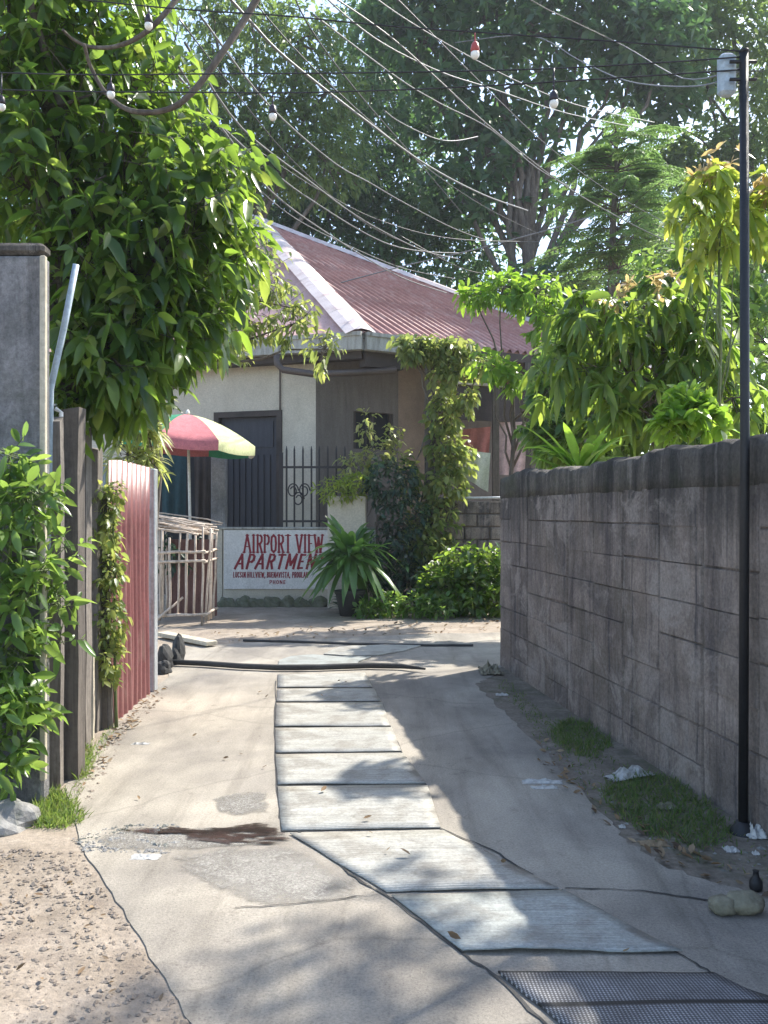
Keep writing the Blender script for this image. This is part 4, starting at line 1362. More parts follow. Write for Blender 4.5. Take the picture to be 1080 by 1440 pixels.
cloth('hanging_cloth', 'red cloth hanging in the porch between the vine and the wooden post', [P(648, 604, 14.9), P(690, 600, 14.9), P(688, 636, 14.9), P(650, 638, 14.9)], M['cloth_red'], 'cloth')
cloth('hanging_sheet', 'faded pink sheet hanging in the porch right of the wooden post', [P(696, 594, 15.0), P(742, 593, 15.0), P(738, 668, 15.0), P(698, 668, 15.0)], M['cloth_pink'], 'cloth', .03)
cloth('tarpaulin', 'white tarpaulin hung slack below the red cloth in the porch', [P(636, 632, 14.0), P(690, 637, 13.7), P(686, 692, 13.45), P(640, 664, 14.0)], M['tarp'], 'tarpaulin', .05, ph=1.0)
cloth('hanging_cloth', 'dark teal cloth hanging in the doorway under the parasol', [P(226, 640, 13.9), P(262, 640, 13.9), P(260, 742, 13.9), P(228, 742, 13.9)], M['teal'], 'cloth')
cloth('hanging_cloth', 'dark brown curtain beside the concrete post under the parasol', [P(272, 600, 14.0), P(296, 600, 14.0), P(295, 745, 14.0), P(274, 745, 14.0)], M['brown_board'], 'cloth')

# low porch wall of rough blocks
t = thing('low_wall', 'low rough block wall with a metal rail in front of the porch', 'wall', (1.55, 13.1, 0))
mb = MB()
a, b = P(600, 706, 13.1), P(770, 706, 13.5)
obj('core', MB().box(((a[0] + b[0]) / 2, 13.34, .7), (b[0] - a[0], .14, 1.6)), M['mortar'], t)
for r in range(8):
    for k in range(5):
        x = a[0] + .4 * k + (.2 if r % 2 else 0)
        mb.box((x + .19, 13.255 + random.uniform(-.006, .006), .12 + r * .2), (.38, .05, .185), bev=.012)
obj('blocks', mb, M['block'], t)
obj('rail', MB().tube([(a[0], 13.25, 1.66), (b[0], 13.25, 1.68)], .02, 8), M['galv'], t, True)

# ------------------------------------------------------------------ low sign wall with painted lettering
SY = 13.2
sx0, sx1 = (313 - 540) / F * SY, (530 - 540) / F * SY
sz0, sz1 = zat(829, SY), zat(745, SY)
sign = thing('sign_wall', 'low white painted wall lettered AIRPORT VIEW APARTMENT in maroon', 'sign', ((sx0 + sx1) / 2, SY, 0))
obj('wall', MB().box(((sx0 + sx1) / 2, SY + .1, sz1 / 2 - .05), (sx1 - sx0, .16, sz1 + .1)), M['cream'], sign)
obj('sign_board', MB().box(((sx0 + sx1) / 2 + .01, SY + .005, (sz0 + sz1) / 2), (sx1 - sx0 - .02, .026, sz1 - sz0 - .01), bev=.004), M['sign_white'], sign)
ex0 = (293 - 540) / F * SY
obj('end_wall', MB().box(((ex0 + sx0) / 2 - .004, SY + .16, sz1 / 2 - .04), (sx0 - ex0 - .01, .3, sz1 + .12)), M['cream'], sign)
obj('coping', MB().box(((ex0 + sx1) / 2, SY + .12, sz1 + .022), (sx1 - ex0 + .04, .26, .035), bev=.008), M['fascia'], sign)

FY = SY - .009
GL = {
    'A': ([[(.04, 0), (.5, 1)], [(.96, 0), (.5, 1)], [(.24, .34), (.76, .34)]], .95),
    'I': ([[(.5, 0), (.5, 1)]], .5),
    'R': ([[(.2, 0), (.2, 1)], [(.2, .97), (.66, .97), (.86, .86), (.86, .64), (.66, .52), (.2, .52)], [(.5, .52), (.9, 0)]], .85),
    'P': ([[(.2, 0), (.2, 1)], [(.2, .97), (.66, .97), (.88, .85), (.88, .6), (.66, .47), (.2, .47)]], .82),
    'O': ([[(.5, .98), (.2, .86), (.12, .5), (.2, .14), (.5, .02), (.8, .14), (.88, .5), (.8, .86), (.5, .98)]], .85),
    'T': ([[(.5, 0), (.5, 1)], [(.04, .96), (.96, .96)]], .85),
    'V': ([[(.05, 1), (.5, 0)], [(.95, 1), (.5, 0)]], .85),
    'E': ([[(.2, 0), (.2, 1)], [(.2, .96), (.86, .96)], [(.2, .5), (.72, .5)], [(.2, .04), (.86, .04)]], .75),
    'W': ([[(.03, 1), (.27, 0)], [(.27, 0), (.5, .85)], [(.5, .85), (.73, 0)], [(.73, 0), (.97, 1)]], 1.15),
    'M': ([[(.1, 0), (.1, 1)], [(.1, 1), (.5, .25)], [(.5, .25), (.9, 1)], [(.9, 1), (.9, 0)]], 1.05),
    'N': ([[(.14, 0), (.14, 1)], [(.14, 1), (.86, 0)], [(.86, 0), (.86, 1)]], .9),
    'L': ([[(.2, 1), (.2, .03)], [(.2, .03), (.85, .03)]], .75),
    'U': ([[(.15, 1), (.15, .25), (.35, .03), (.65, .03), (.85, .25), (.85, 1)]], .85),
    'C': ([[(.86, .82), (.6, .98), (.3, .9), (.14, .5), (.3, .1), (.6, .02), (.86, .18)]], .8),
    'S': ([[(.84, .85), (.5, .98), (.2, .8), (.3, .58), (.7, .45), (.84, .22), (.5, .02), (.15, .15)]], .8),
    'H': ([[(.15, 0), (.15, 1)], [(.85, 0), (.85, 1)], [(.15, .5), (.85, .5)]], .88),
    'B': ([[(.2, 0), (.2, 1)], [(.2, .97), (.7, .95), (.8, .75), (.65, .53), (.2, .52)], [(.65, .52), (.88, .3), (.75, .05), (.2, .03)]], .82),
    ',': ([[(.4, .12), (.25, -.15)]], .4),
    '.': ([[(.4, .0), (.4, .1)]], .4),
}


def lettering(text, x, z, h, w, stroke, serif=0.0, slant=0.0, gap=.18, vthin=.6):
    mb = MB()
    k = 0
    for ch in text:
        if ch == ' ':
            x += w * .55
            continue
        strokes, adv = GL[ch]
        for st in strokes:
            pp = [Vector((x + (u * adv) * w + slant * v * h, 0, z + v * h)) for u, v in st]
            for a, b in zip(pp[:-1], pp[1:]):
                d = (b - a).normalized()
                th = stroke * (vthin if abs(d.x) > .8 else 1)
                n = Vector((-d.z, 0, d.x)) * th / 2
                ext = d * th * .35
                yy = FY - .0004 * (k % 9)
                k += 1
                q = [a - ext + n, b + ext + n, b + ext - n, a - ext - n]
                vs = [(p.x, yy, p.z) for p in q] + [(p.x, SY - .006, p.z) for p in q]
                mb.add(vs, [(0, 1, 2, 3), (0, 4, 5, 1), (1, 5, 6, 2), (2, 6, 7, 3), (3, 7, 4, 0)])
            if serif:
                for p, (u, v) in ((pp[0], st[0]), (pp[-1], st[-1])):
                    if v in (0, 1):
                        zc_ = z + (stroke * .22 if v == 0 else h - stroke * .22)
                        yy = FY - .0004 * (k % 9)
                        k += 1
                        mb.box((p.x, (yy + SY - .006) / 2, zc_), (stroke * serif, SY - .006 - yy, stroke * .45))
        x += (adv + gap) * w
    return mb


pxm = SY / F
def sxp(px): return (px - 540) * pxm
obj('lettering', lettering('AIRPORT VIEW', sxp(343), zat(777, SY), 25 * pxm, 10.2 * pxm, 2.9 * pxm, 1.8, 0, .14, .5), M['paint_red'], sign)
obj('lettering', lettering('APARTMENT', sxp(330), zat(799.5, SY), 20 * pxm, 12.0 * pxm, 3.5 * pxm, 0, .26, .30, .75), M['paint_red'], sign)
obj('lettering', lettering('LUCSIN HILLVIEW, BUENAVISTA, PROULAN', sxp(328), zat(812, SY), 7.5 * pxm, 3.05 * pxm, 1.15 * pxm, 0, .05, .22, .9), M['paint_red'], sign)
obj('lettering', lettering('PUROK', sxp(379), zat(821, SY), 5 * pxm, 4.0 * pxm, 1.1 * pxm, 0, 0, .25, .9) if False else lettering('PHONE', sxp(379), zat(821, SY), 5 * pxm, 4.2 * pxm, 1.1 * pxm, 0, 0, .3, .9), M['paint_red'], sign)

# concrete post left of the door, white pillar right of the sign
p = P(307, 643, 13.5)
o = obj('concrete_post', MB().box((p[0], 13.58, p[2] / 2), (.23, .2, p[2] + .06), bev=.015), M['pillar'], None, False, (p[0], 13.58, 0))
tag(o, 'stained concrete post between the parasol pole and the dark door', 'post')
p = P(488, 700, 13.0)
o = obj('white_pillar', MB().box((p[0], 13.06, p[2] / 2), (.58, .3, p[2] + .05), bev=.015), M['cream'], None, False, (p[0], 13.06, 0))
tag(o, 'squat white pillar at the right end of the lettered wall, topped by a yellowish plant', 'pillar')

# iron grille fence above the sign wall
t = thing('iron_fence', 'dark iron picket fence standing above the lettered wall', 'fence', (-1.1, 13.45, 0))
FYI = 13.45
for i, px in enumerate((403, 414, 426, 438, 449, 461, 473, 485)):
    x = (px - 540) / F * FYI
    obj('picket', MB().tube([(x, FYI, .9), (x, FYI, zat(633, FYI)), (x, FYI, zat(627, FYI))], [.016, .016, .004], 6), M['iron'], t)
xa, xb = (398 - 540) / F * FYI, (492 - 540) / F * FYI
for py in (657, 733):
    obj('rail', MB().box(((xa + xb) / 2, FYI, zat(py, FYI)), (xb - xa, .03, .035)), M['iron'], t)
obj('end_post', MB().box((xa - .03, FYI, zat(690, FYI) - .25), (.06, .05, 1.7)), M['iron'], t)
mb = MB()
for k in range(3):
    cx_ = (412 + k * 8 - 540) / F * FYI
    zc_ = zat(690 + (k % 2) * 12, FYI)
    mb.tube([(cx_ + math.cos(a_) * .09 * (1 - a_ / 16), FYI - .03, zc_ + math.sin(a_) * .12 * (1 - a_ / 16)) for a_ in np.linspace(0, 9, 22)], .011, 5)
obj('scrollwork', mb, M['iron'], t, True)

# mossy rubble course at the foot of the sign
for k in range(7):
    px = 322 + k * 21
    c = G(px, 851)
    rock('mossy_stone', (c[0], SY - .10, -.03), (.13, .09, .12), M['moss_stone'], ['first', 'second', 'third', 'fourth', 'fifth', 'sixth', 'seventh'][k] + ' mossy stone from the left at the foot of the lettered wall', 'stone', 40 + k, 'mossy stones below the sign')

# ------------------------------------------------------------------ things lying on the lane
def hose_path(l, z):
    return [Vector((*G(px, py)[:2], z)) for px, py in l]


o = obj('hose', MB().tube(hose_path([(236, 936), (285, 938), (340, 942), (391, 944), (450, 943.5), (520, 941), (565, 942), (598, 946)], .035), [.024, .026, .026, .027, .027, .027, .024, .010], 10), M['tyre'], None, True, tuple(G(420, 944)))
tag(o, 'thick black hose lying straight across the lane', 'hose')
rp = jag([G(px, py)[:2] for px, py in ((342, 902), (420, 904), (500, 907), (600, 909), (674, 909))], .012, 8, False)
o = obj('rope', MB().tube([Vector((x, y, .012)) for x, y in rp], .014, 6), M['tyre'], None, True, tuple(G(500, 907)))
tag(o, 'thin dark rope lying across the lane beyond the hose', 'rope')

# khaki sack-like stone and the small bottle
c = G(1035, 1283)
t = thing('sack', 'khaki bundled sack tied near its left end, lying on the shaded lane', 'sack', (c[0], c[1], 0))
def lump(cx, cy, rx, ry, rz, seed):
    rg = np.random.default_rng(seed)
    mb = MB()
    n1, n2 = 18, 12
    V = []
    for j in range(n2 + 1):
        th = math.pi * j / n2
        for i in range(n1):
            ph = 2 * math.pi * i / n1
            x, y, z = math.cos(th), math.sin(th) * math.cos(ph), math.sin(th) * math.sin(ph)
            r = 1 + .05 * math.sin(4 * ph + seed) + .05 * math.sin(7 * x + 3 * ph + seed) + .03 * math.sin(13 * x - 5 * ph) + rg.uniform(-.02, .02)
            sx = math.copysign(abs(x) ** .8, x)
            V.append((cx + sx * rx * r, cy + y * ry * r, rz * .82 + max(z * r, -.82) * rz))
    fs = [(j * n1 + i, (j + 1) * n1 + i, (j + 1) * n1 + (i + 1) % n1, j * n1 + (i + 1) % n1) for j in range(n2) for i in range(n1)]
    return mb.add(V, fs)
k_ = c[1] / F
obj('bundle', lump(c[0] + 12 * k_, c[1], 27 * k_, .05, .042, 2), M['sack'], t, True)
obj('tied_end', lump(c[0] - 19 * k_, c[1] - .003, 19 * k_, .043, .034, 5), M['sack'], t, True)
c = G(1063, 1251)
o = obj('bottle', MB().lathe((c[0], c[1], 0), [(.022, 0), (.025, .01), (.024, .035), (.012, .052), (.010, .07), (.013, .073)], 12), M['black_metal'], None, True, (c[0], c[1], 0))
tag(o, 'small dark bottle standing on the lane behind the khaki sack', 'bottle')


def crumple(name, c, sx, sy, sz, m, label, cat, seed, group=None, rz=0.0, n=12):
    rg = np.random.default_rng(seed)
    V, fs = [], []
    ca, sa = math.cos(rz), math.sin(rz)
    for j in range(n + 1):
        for i in range(n + 1):
            u, v = i / n * 2 - 1, j / n * 2 - 1
            e = max(0, 1 - max(abs(u), abs(v)) ** 2)
            x = u * sx * (1 + rg.uniform(-.12, .12)) + rg.uniform(-.06, .06) * sx
            y = v * sy * (1 + rg.uniform(-.12, .12))
            z = sz * (.15 + e * rg.uniform(.15, 1.0)) * (.6 + .6 * math.sin(u * 4 + seed) ** 2)
            V.append((c[0] + x * ca - y * sa, c[1] + x * sa + y * ca, c[2] + z))
    w = n + 1
    n1 = len(V)
    V += [(x, y, z - .003) for x, y, z in V]
    for j in range(n):
        for i in range(n):
            a = j * w + i
            fs += [(a, a + 1, a + w + 1, a + w), (n1 + a, n1 + a + w, n1 + a + w + 1, n1 + a + 1)]
    o = obj(name, MB().add(V, fs), m, None, False, tuple(c))
    return tag(o, label, cat, group)


crumple('plastic_bag', G(884, 1092), .14, .05, .055, M['plastic'], 'long crumpled white plastic bag caught in the grass by the wall', 'litter', 3, 'litter along the wall', .45)
crumple('plastic_scrap', G(762, 1100), .10, .03, .02, M['plastic'], 'flat white plastic strip on the lane beside the grass verge', 'litter', 4, 'litter along the wall', .0)
crumple('plastic_scrap', G(766, 1108), .07, .02, .015, M['plastic'], 'shorter white strip just in front of the flat white plastic strip', 'litter', 5, 'litter along the wall', .05)
crumple('plastic_scrap', G(1062, 1175), .045, .05, .05, M['plastic'], 'crumpled white scrap at the foot of the pale board by the pole', 'litter', 6, 'litter along the wall')
crumple('plastic_scrap', G(938, 1136), .05, .03, .03, M['sack'], 'curled beige scrap lying in the grass left of the pole', 'litter', 7, 'litter along the wall')
crumple('plastic_scrap', G(875, 1163), .014, .014, .016, M['plastic'], 'tiny white scrap at the near edge of the grass', 'litter', 8, 'litter along the wall')
crumple('plastic_scrap', G(1028, 1195), .03, .03, .015, M['plastic'], 'flat pale scrap on the soil right of the grass', 'litter', 9, 'litter along the wall')
crumple('plastic_scrap', G(1063, 1201), .014, .012, .016, M['plastic'], 'tiny white scrap below the pole, near the bottle', 'litter', 11, 'litter along the wall')
crumple('plastic_scrap', G(920, 1187), .06, .03, .02, M['litter'], 'reddish brown scrap at the near end of the grass', 'litter', 12, 'litter along the wall')
crumple('plastic_scrap', G(198, 1046), .055, .02, .01, M['plastic'], 'white scrap lying on the sunlit concrete by the fence', 'litter', 13)
crumple('plastic_scrap', G(706, 977), .05, .03, .015, M['plastic'], 'small white scrap near the far end of the block wall', 'litter', 14, 'litter along the wall')
crumple('net_bag', G(690, 946), .10, .14, .10, M['sack'], 'crumpled pale net bag at the far corner of the block wall', 'litter', 15, 'litter along the wall')
crumple('plastic_scrap', G(205, 1205), .06, .03, .008, M['plastic'], 'pale flat scrap on the dirt just in front of the puddle', 'litter', 16)
p = G(1066, 1168)
mb = MB()
mb.box((p[0] - .02, p[1] + .06, .14), (.045, .015, .30), ry=R(-3), rx=R(-12)).box((p[0] + .028, p[1] + .075, .12), (.04, .015, .25), ry=R(6), rx=R(-12))
o = obj('pale_board', mb, M['wood_grey'], None, False, (p[0], p[1], 0))
tag(o, 'pale split board leaning on the block wall behind the pole', 'board')


# ------------------------------------------------------------------ stuff: gravel, litter leaves, grass
def scatter_poly(poly, n):
    poly = np.array(poly)
    lo, hi = poly.min(0), poly.max(0)
    out = []
    while len(out) < n:
        p = rng.uniform(lo, hi)
        ins = False
        j = len(poly) - 1
        for i in range(len(poly)):
            if (poly[i][1] > p[1]) != (poly[j][1] > p[1]) and p[0] < (poly[j][0] - poly[i][0]) * (p[1] - poly[i][1]) / (poly[j][1] - poly[i][1]) + poly[i][0]:
                ins = not ins
            j = i
        if ins: out.append(p)
    return np.array(out)


def pebbles(name, poly, n, smin, smax, m, z=-.03):
    pts = scatter_poly(poly, n)
    base = np.array([[1, 0, 0], [-1, 0, 0], [0, 1, 0], [0, -1, 0], [0, 0, .7], [0, 0, -.5], [.65, .65, .35], [-.65, .65, .35], [.65, -.65, .35], [-.65, -.65, .35]])
    fc = [(0, 6, 4), (6, 2, 4), (2, 7, 4), (7, 1, 4), (1, 9, 4), (9, 3, 4), (3, 8, 4), (8, 0, 4), (0, 2, 6), (2, 1, 7), (1, 3, 9), (3, 0, 8)]
    V = []
    for p in pts:
        s = smin + (smax - smin) * rng.uniform(0, 1) ** 4
        a = rng.uniform(0, 6.28)
        b = base * (1 + rng.uniform(-.3, .3, (10, 1))) * np.array([1, rng.uniform(.5, 1), rng.uniform(.4, .9)]) * s
        rot = np.array([[math.cos(a), -math.sin(a), 0], [math.sin(a), math.cos(a), 0], [0, 0, 1]])
        V.append(b @ rot.T + np.array([p[0], p[1], z]))
    V = np.concatenate(V)
    f = (np.array(fc)[None] + (np.arange(n) * 10)[:, None, None]).reshape(-1, 3)
    return tag(np_mesh(name, V, [f], m, smooth=False), kind='stuff')


gravel_poly = gxy([(-60, 1190), (110, 1196), (150, 1255), (205, 1340), (268, 1440), (300, 1500), (-200, 1500)])
M['gravel'] = rough_mat('gravel_stone', (.13, .105, .085), (.34, .285, .23), 9, rough=.95, bscale=30)
tag(pebbles('gravel', gravel_poly, 2600, .002, .016, M['gravel'], -.004), 'loose gravel and clods on the sandy dirt at the bottom left', 'gravel')
tag(pebbles('roadside_grit', gxy([(95, 1106), (150, 1035), (215, 975), (240, 972), (170, 1045), (125, 1130)]), 260, .004, .02, M['gravel'], .0), 'grit and crumbs along the foot of the left fence', 'grit')
tag(pebbles('verge_grit', gxy([(752, 1048), (790, 1070), (860, 1140), (930, 1200), (1085, 1245), (1085, 1185), (960, 1180), (850, 1110), (770, 1035)]), 900, .004, .02, M['rock'], -.008), 'stones and grit on the verge below the block wall', 'grit')
tag(pebbles('puddle_grit', gxy([(100, 1180), (165, 1160), (250, 1160), (262, 1175), (240, 1200), (120, 1198)]), 500, .004, .018, M['rock'], .0), 'wet stones beside the left end of the puddle', 'grit')
tag(pebbles('far_rubble', gxy([(230, 890), (330, 886), (450, 884), (560, 872), (700, 872), (700, 886), (560, 892), (400, 898), (235, 912)]), 500, .008, .04, M['gravel'], -.03), 'stony crumbs on the sunlit dirt strip before the house', 'grit')


def litter(name, poly, n, L, z, m, label, tri=.5):
    pts = scatter_poly(poly, n)
    P3 = np.column_stack([pts, np.full(n, z) + rng.uniform(0, .008, n)])
    a = rng.uniform(0, 6.28, n)
    D = np.column_stack([np.cos(a), np.sin(a), rng.uniform(-.05, .3, n)])
    s = L * rng.uniform(.5, 1.3, n)
    V, fs = leaf_geo(P3, D, s, s * .45, -.2, .5, .5, 1)
    V[:, 2] = np.maximum(V[:, 2], z)
    return tag(np_mesh(name, V, fs, m), label, 'leaf litter', kind='stuff')


litter('leaf_litter', gxy([(110, 1140), (385, 1140), (385, 960), (240, 960), (225, 975), (130, 1060)]), 9, .04, .004, M['litter'], 'dry leaves scattered on the sunlit concrete')
litter('verge_litter', gxy([(760, 1040), (800, 1060), (870, 1130), (1000, 1200), (1085, 1250), (1085, 1270), (930, 1220), (840, 1150), (750, 1060)]), 80, .05, .0, M['litter'], 'dry leaves along the edge of the grass verge')
litter('lane_litter', gxy([(420, 960), (520, 960), (620, 1160), (900, 1330), (1000, 1400), (640, 1330), (420, 1170)]), 12, .04, .02, M['litter'], 'few dry leaves on the mats')
litter('gravel_litter', gravel_poly, 60, .03, -.004, M['litter'], 'dry leaves among the gravel at the bottom left')
litter('fence_litter', gxy([(95, 1106), (150, 1030), (215, 972), (240, 968), (175, 1040), (130, 1120)]), 70, .045, .004, M['litter'], 'dry leaves along the foot of the left fence')
litter('far_litter', gxy([(230, 893), (700, 870), (700, 888), (300, 905)]), 120, .055, .0, M['litter'], 'dry leaves on the far dirt strip')


def grass(name, label, poly, n, h, m, z=-.02):
    pts = scatter_poly(poly, n)
    P3 = np.column_stack([pts, np.full(n, z)])
    D = np.column_stack([rng.normal(0, .45, n), rng.normal(0, .45, n), np.ones(n)])
    s = h * rng.uniform(.4, 1.2, n)
    V, fs = leaf_geo(P3, D, s, .0065 * rng.uniform(.6, 1.4, n), rng.uniform(.1, .8, n), .3, .8, 1, ([0, .5, 1], [.0, .4, 0]))
    return tag(np_mesh(name, V, fs, m), label, 'grass', kind='stuff')


grass('grass_tuft', 'bright sunlit grass at the foot of the widest fence post', jag(gxy([(45, 1115), (85, 1112), (112, 1140), (122, 1152), (90, 1164), (48, 1163)]), .02, 3), 2600, .09, M['grass'])
grass('grass_fringe', 'thin grass beside the fence posts', jag(gxy([(106, 1100), (112, 1060), (124, 1040), (134, 1070), (122, 1098)]), .01, 3), 380, .10, M['grass'], 0)
grass('grass_verge', 'short dull grass on the far part of the verge below the wall', jag(gxy([(775, 1035), (795, 1010), (835, 1020), (862, 1050), (850, 1066), (800, 1062)]), .03, 3), 2400, .09, M['grass_dull'])
grass('grass_verge', 'dull grass on the near part of the verge beside the pole', jag(gxy([(845, 1112), (880, 1085), (930, 1090), (1000, 1130), (1036, 1172), (990, 1195), (915, 1178), (870, 1150)]), .03, 3), 5200, .085, M['grass_dull'])
grass('grass_verge', 'sparse dull grass strip along the foot of the block wall', jag(gxy([(712, 955), (760, 1000), (800, 1022), (780, 1040), (735, 1005), (700, 968)]), .02, 3), 900, .06, M['grass_dull'])

grass('verge_weeds', 'thin scattered weeds over the soil between lane and block wall', gxy([(720, 985), (790, 1015), (900, 1085), (1000, 1130), (1085, 1200), (1085, 1240), (930, 1200), (840, 1135), (760, 1045)]), 1500, .06, M['grass_dull'])
grass('fence_weeds', 'thin weeds along the foot of the left fence', gxy([(60, 1150), (110, 1095), (140, 1040), (160, 1018), (166, 1022), (140, 1066), (112, 1120), (100, 1166)]), 260, .07, M['grass'], 0)

# ------------------------------------------------------------------ vegetation, left
pc = px_cluster
tree('broadleaf_tree', 'large dark tree with big glossy drooping leaves over the left fence', 'tree', (-1.95, 5.15, 0), (-2.1, 5.6, 4.2),
     [pc(20, 40, 5.4, 90, 80), pc(130, 20, 5.6, 90, 70), pc(70, 150, 5.4, 110, 90), pc(190, 120, 5.7, 70, 70), pc(180, 240, 5.6, 100, 80),
      pc(290, 265, 5.7, 62, 60), pc(60, 270, 5.4, 90, 80), pc(240, 330, 5.5, 90, 70), pc(130, 370, 5.4, 95, 80), pc(300, 370, 5.8, 50, 55, w=.7), pc(215, 440, 5.5, 80, 60),
      pc(140, 490, 5.3, 70, 55), pc(240, 468, 5.6, 34, 36, w=.6), pc(165, 535, 5.4, 42, 40, w=.7), pc(105, 555, 5.3, 36, 36, w=.6), pc(-60, 180, 5.3, 100, 160), (-2.6, 6.2, 3.4, .9, .7, .9, 1.4), (-2.2, 5.2, 4.9, .8, .7, .5, 1.0)],
     82, 7, .145, .058, 'lf_big', r0=.11, twig_r=.004, tl=.2, hang=.42, spread=.85, droop=.45, fold=.35, roll=.85, lod=2, sub=5)

# bare curved limbs of a climber crossing the top left
for lab, path, r in (('thick bare grey liana curving up to the top edge left of centre', [(118, 62), (128, 95), (150, 132), (185, 156), (235, 154), (272, 128), (318, 66), (352, 14), (380, -40)], .021),
                     ('shorter bare grey liana curving above the thick one at top left', [(88, 42), (104, 56), (128, 66), (160, 66), (192, 54), (222, 30), (250, -4), (275, -40)], .017)):
    pts = [Vector(P(px, py, 4.75 + .1 * math.sin(i))) for i, (px, py) in enumerate(path)]
    out = []
    for i in range(len(pts) - 1):
        p0, p1, p2, p3 = pts[max(0, i - 1)], pts[i], pts[i + 1], pts[min(len(pts) - 1, i + 2)]
        for q in range(5):
            u = q / 5
            out.append(.5 * ((2 * p1) + (p2 - p0) * u + (2 * p0 - 5 * p1 + 4 * p2 - p3) * u * u + (3 * p1 - p0 - 3 * p2 + p3) * u ** 3))
    out.append(pts[-1])
    n = len(out)
    o = obj('liana', MB().tube(out, [r * (.45 + .6 * i / n) for i in range(n)], 9), M['bark'], None, True, tuple(pts[-1]))
    tag(o, lab, 'vine')

tree('leafy_bush', 'leafy bush with pointed bright leaves in front of the pillar at the lower left', 'bush', (-1.9, 4.1, 0), (-1.9, 4.15, 1.1),
     [pc(15, 640, 4.1, 18, 18, w=.4), pc(38, 705, 4.1, 22, 22, w=.7), pc(-5, 745, 4.1, 34, 46), pc(60, 800, 4.15, 20, 24, w=.6), pc(5, 850, 4.1, 28, 46), pc(82, 848, 4.25, 10, 18, w=.35),
      pc(28, 925, 4.1, 20, 40, w=.8), pc(-5, 980, 4.05, 30, 46), pc(34, 1010, 4.15, 14, 32, w=.5), pc(-5, 1070, 4.0, 20, 30), pc(80, 700, 4.25, 8, 10, w=.2), pc(92, 770, 4.3, 8, 10, w=.15), pc(85, 905, 4.3, 6, 16, w=.15), pc(-70, 880, 4.0, 55, 150)],
     30, 6, .10, .036, 'lf_bush', bark='stem_green', r0=.018, twig_r=.003, tl=.11, hang=.05, spread=.9, droop=.25, fold=.3, roll=.8, lod=2, crown_name='foliage', stem_name='stem', sub=3)
tree('creeper', 'small leaved yellowish creeper climbing the dark post beside the red sheets', 'vine', (-1.8, 5.75, 0), (-1.83, 5.75, 1.6),
     [pc(150, 700, 5.7, 13, 22), pc(152, 750, 5.7, 14, 28), pc(152, 810, 5.7, 13, 30), pc(155, 870, 5.7, 12, 30), pc(152, 925, 5.7, 13, 28)],
     60, 4, .055, .032, 'lf_vine', bark='stem_green', r0=.012, twig_r=.002, tl=.06, hang=.5, droop=.3, crown_name='foliage', stem_name='stem', sub=2)
tree('dracaena', 'small tree with pale spiky leaf rosettes above the red sheets, left of the parasol', 'shrub', (-2.0, 7.4, 0), (-2.05, 7.4, 2.2),
     [pc(212, 555, 7.3, 16, 22), pc(195, 595, 7.3, 18, 25), pc(208, 622, 7.3, 14, 20), pc(180, 640, 7.2, 16, 20), pc(215, 655, 7.2, 8, 14, w=.5)],
     12, 12, .17, .026, 'lf_straw', r0=.03, twig_r=.006, tl=.05, hang=.15, spread=.9, droop=.4, style='whorl', lod=1)
tree('thin_leaved_tree', 'slender small-leaved tree drooping over the left end of the red roof', 'tree', (-2.6, 9.3, 0), (-2.3, 9.2, 4.4),
     [pc(345, 330, 9, 40, 40), pc(330, 400, 9, 45, 45), pc(375, 385, 9, 36, 34, w=.6), pc(395, 430, 9, 28, 30, w=.5), pc(350, 450, 9, 34, 30, w=.7), pc(415, 455, 8.8, 20, 22, w=.4), pc(455, 492, 8.8, 16, 20, w=.35), pc(310, 470, 9, 30, 30), pc(290, 395, 9, 40, 60)],
     55, 6, .105, .04, 'lf_vine', r0=.05, twig_r=.004, tl=.15, hang=.6, droop=.3, sub=4, lod=1)

# ------------------------------------------------------------------ vegetation around the house
tree('flowering_vine', 'column of pale leaved vine climbing the porch post right of the house corner', 'vine', (.75, 13.4, 0), (.8, 13.5, 3.6),
     [pc(600, 490, 13.3, 26, 12, w=1.0), pc(640, 492, 13.3, 22, 10, w=.8), pc(628, 525, 13.3, 18, 22, w=.9), pc(624, 580, 13.4, 21, 28, w=1.1), pc(628, 630, 13.4, 22, 28, w=1.1), pc(622, 680, 13.3, 28, 28, w=1.2), pc(612, 730, 13.2, 32, 32, w=1.3), pc(602, 780, 13.0, 32, 32, w=1.2), pc(575, 670, 13.4, 10, 34, w=.4), pc(580, 492, 13.3, 10, 10, w=.4), pc(680, 515, 13.2, 30, 8, w=.7), pc(575, 488, 13.2, 16, 12, w=.6), pc(655, 560, 13.3, 10, 20, w=.4), pc(650, 650, 13.3, 10, 24, w=.4), pc(585, 760, 13.0, 22, 36, w=.8)],
     78, 5, .125, .07, 'lf_vine', bark='bark', r0=.05, twig_r=.004, tl=.11, hang=.55, droop=.3, roll=.8, crown_name='foliage', stem_name='stem', sub=3)
tree('dark_bush', 'tall dark bluish shrub in shade behind the rosette plant', 'bush', (-.15, 13.0, 0), (-.1, 13.0, 1.4),
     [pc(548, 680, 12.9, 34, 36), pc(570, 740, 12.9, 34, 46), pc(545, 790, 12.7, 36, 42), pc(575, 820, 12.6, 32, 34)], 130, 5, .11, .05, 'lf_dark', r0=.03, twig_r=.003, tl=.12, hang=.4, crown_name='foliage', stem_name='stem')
tree('white_flowered_shrub', 'small pale shrub growing in front of the house window', 'bush', (-.35, 13.35, 0), (-.35, 13.35, 1.6),
     [pc(500, 655, 13.3, 22, 16), pc(535, 640, 13.3, 24, 18, w=.8), pc(515, 600, 13.4, 10, 36, w=.4), pc(555, 615, 13.4, 14, 14, w=.4)], 40, 5, .10, .05, 'lf_straw', r0=.02, twig_r=.003, tl=.1, hang=.3, crown_name='foliage', stem_name='stem')
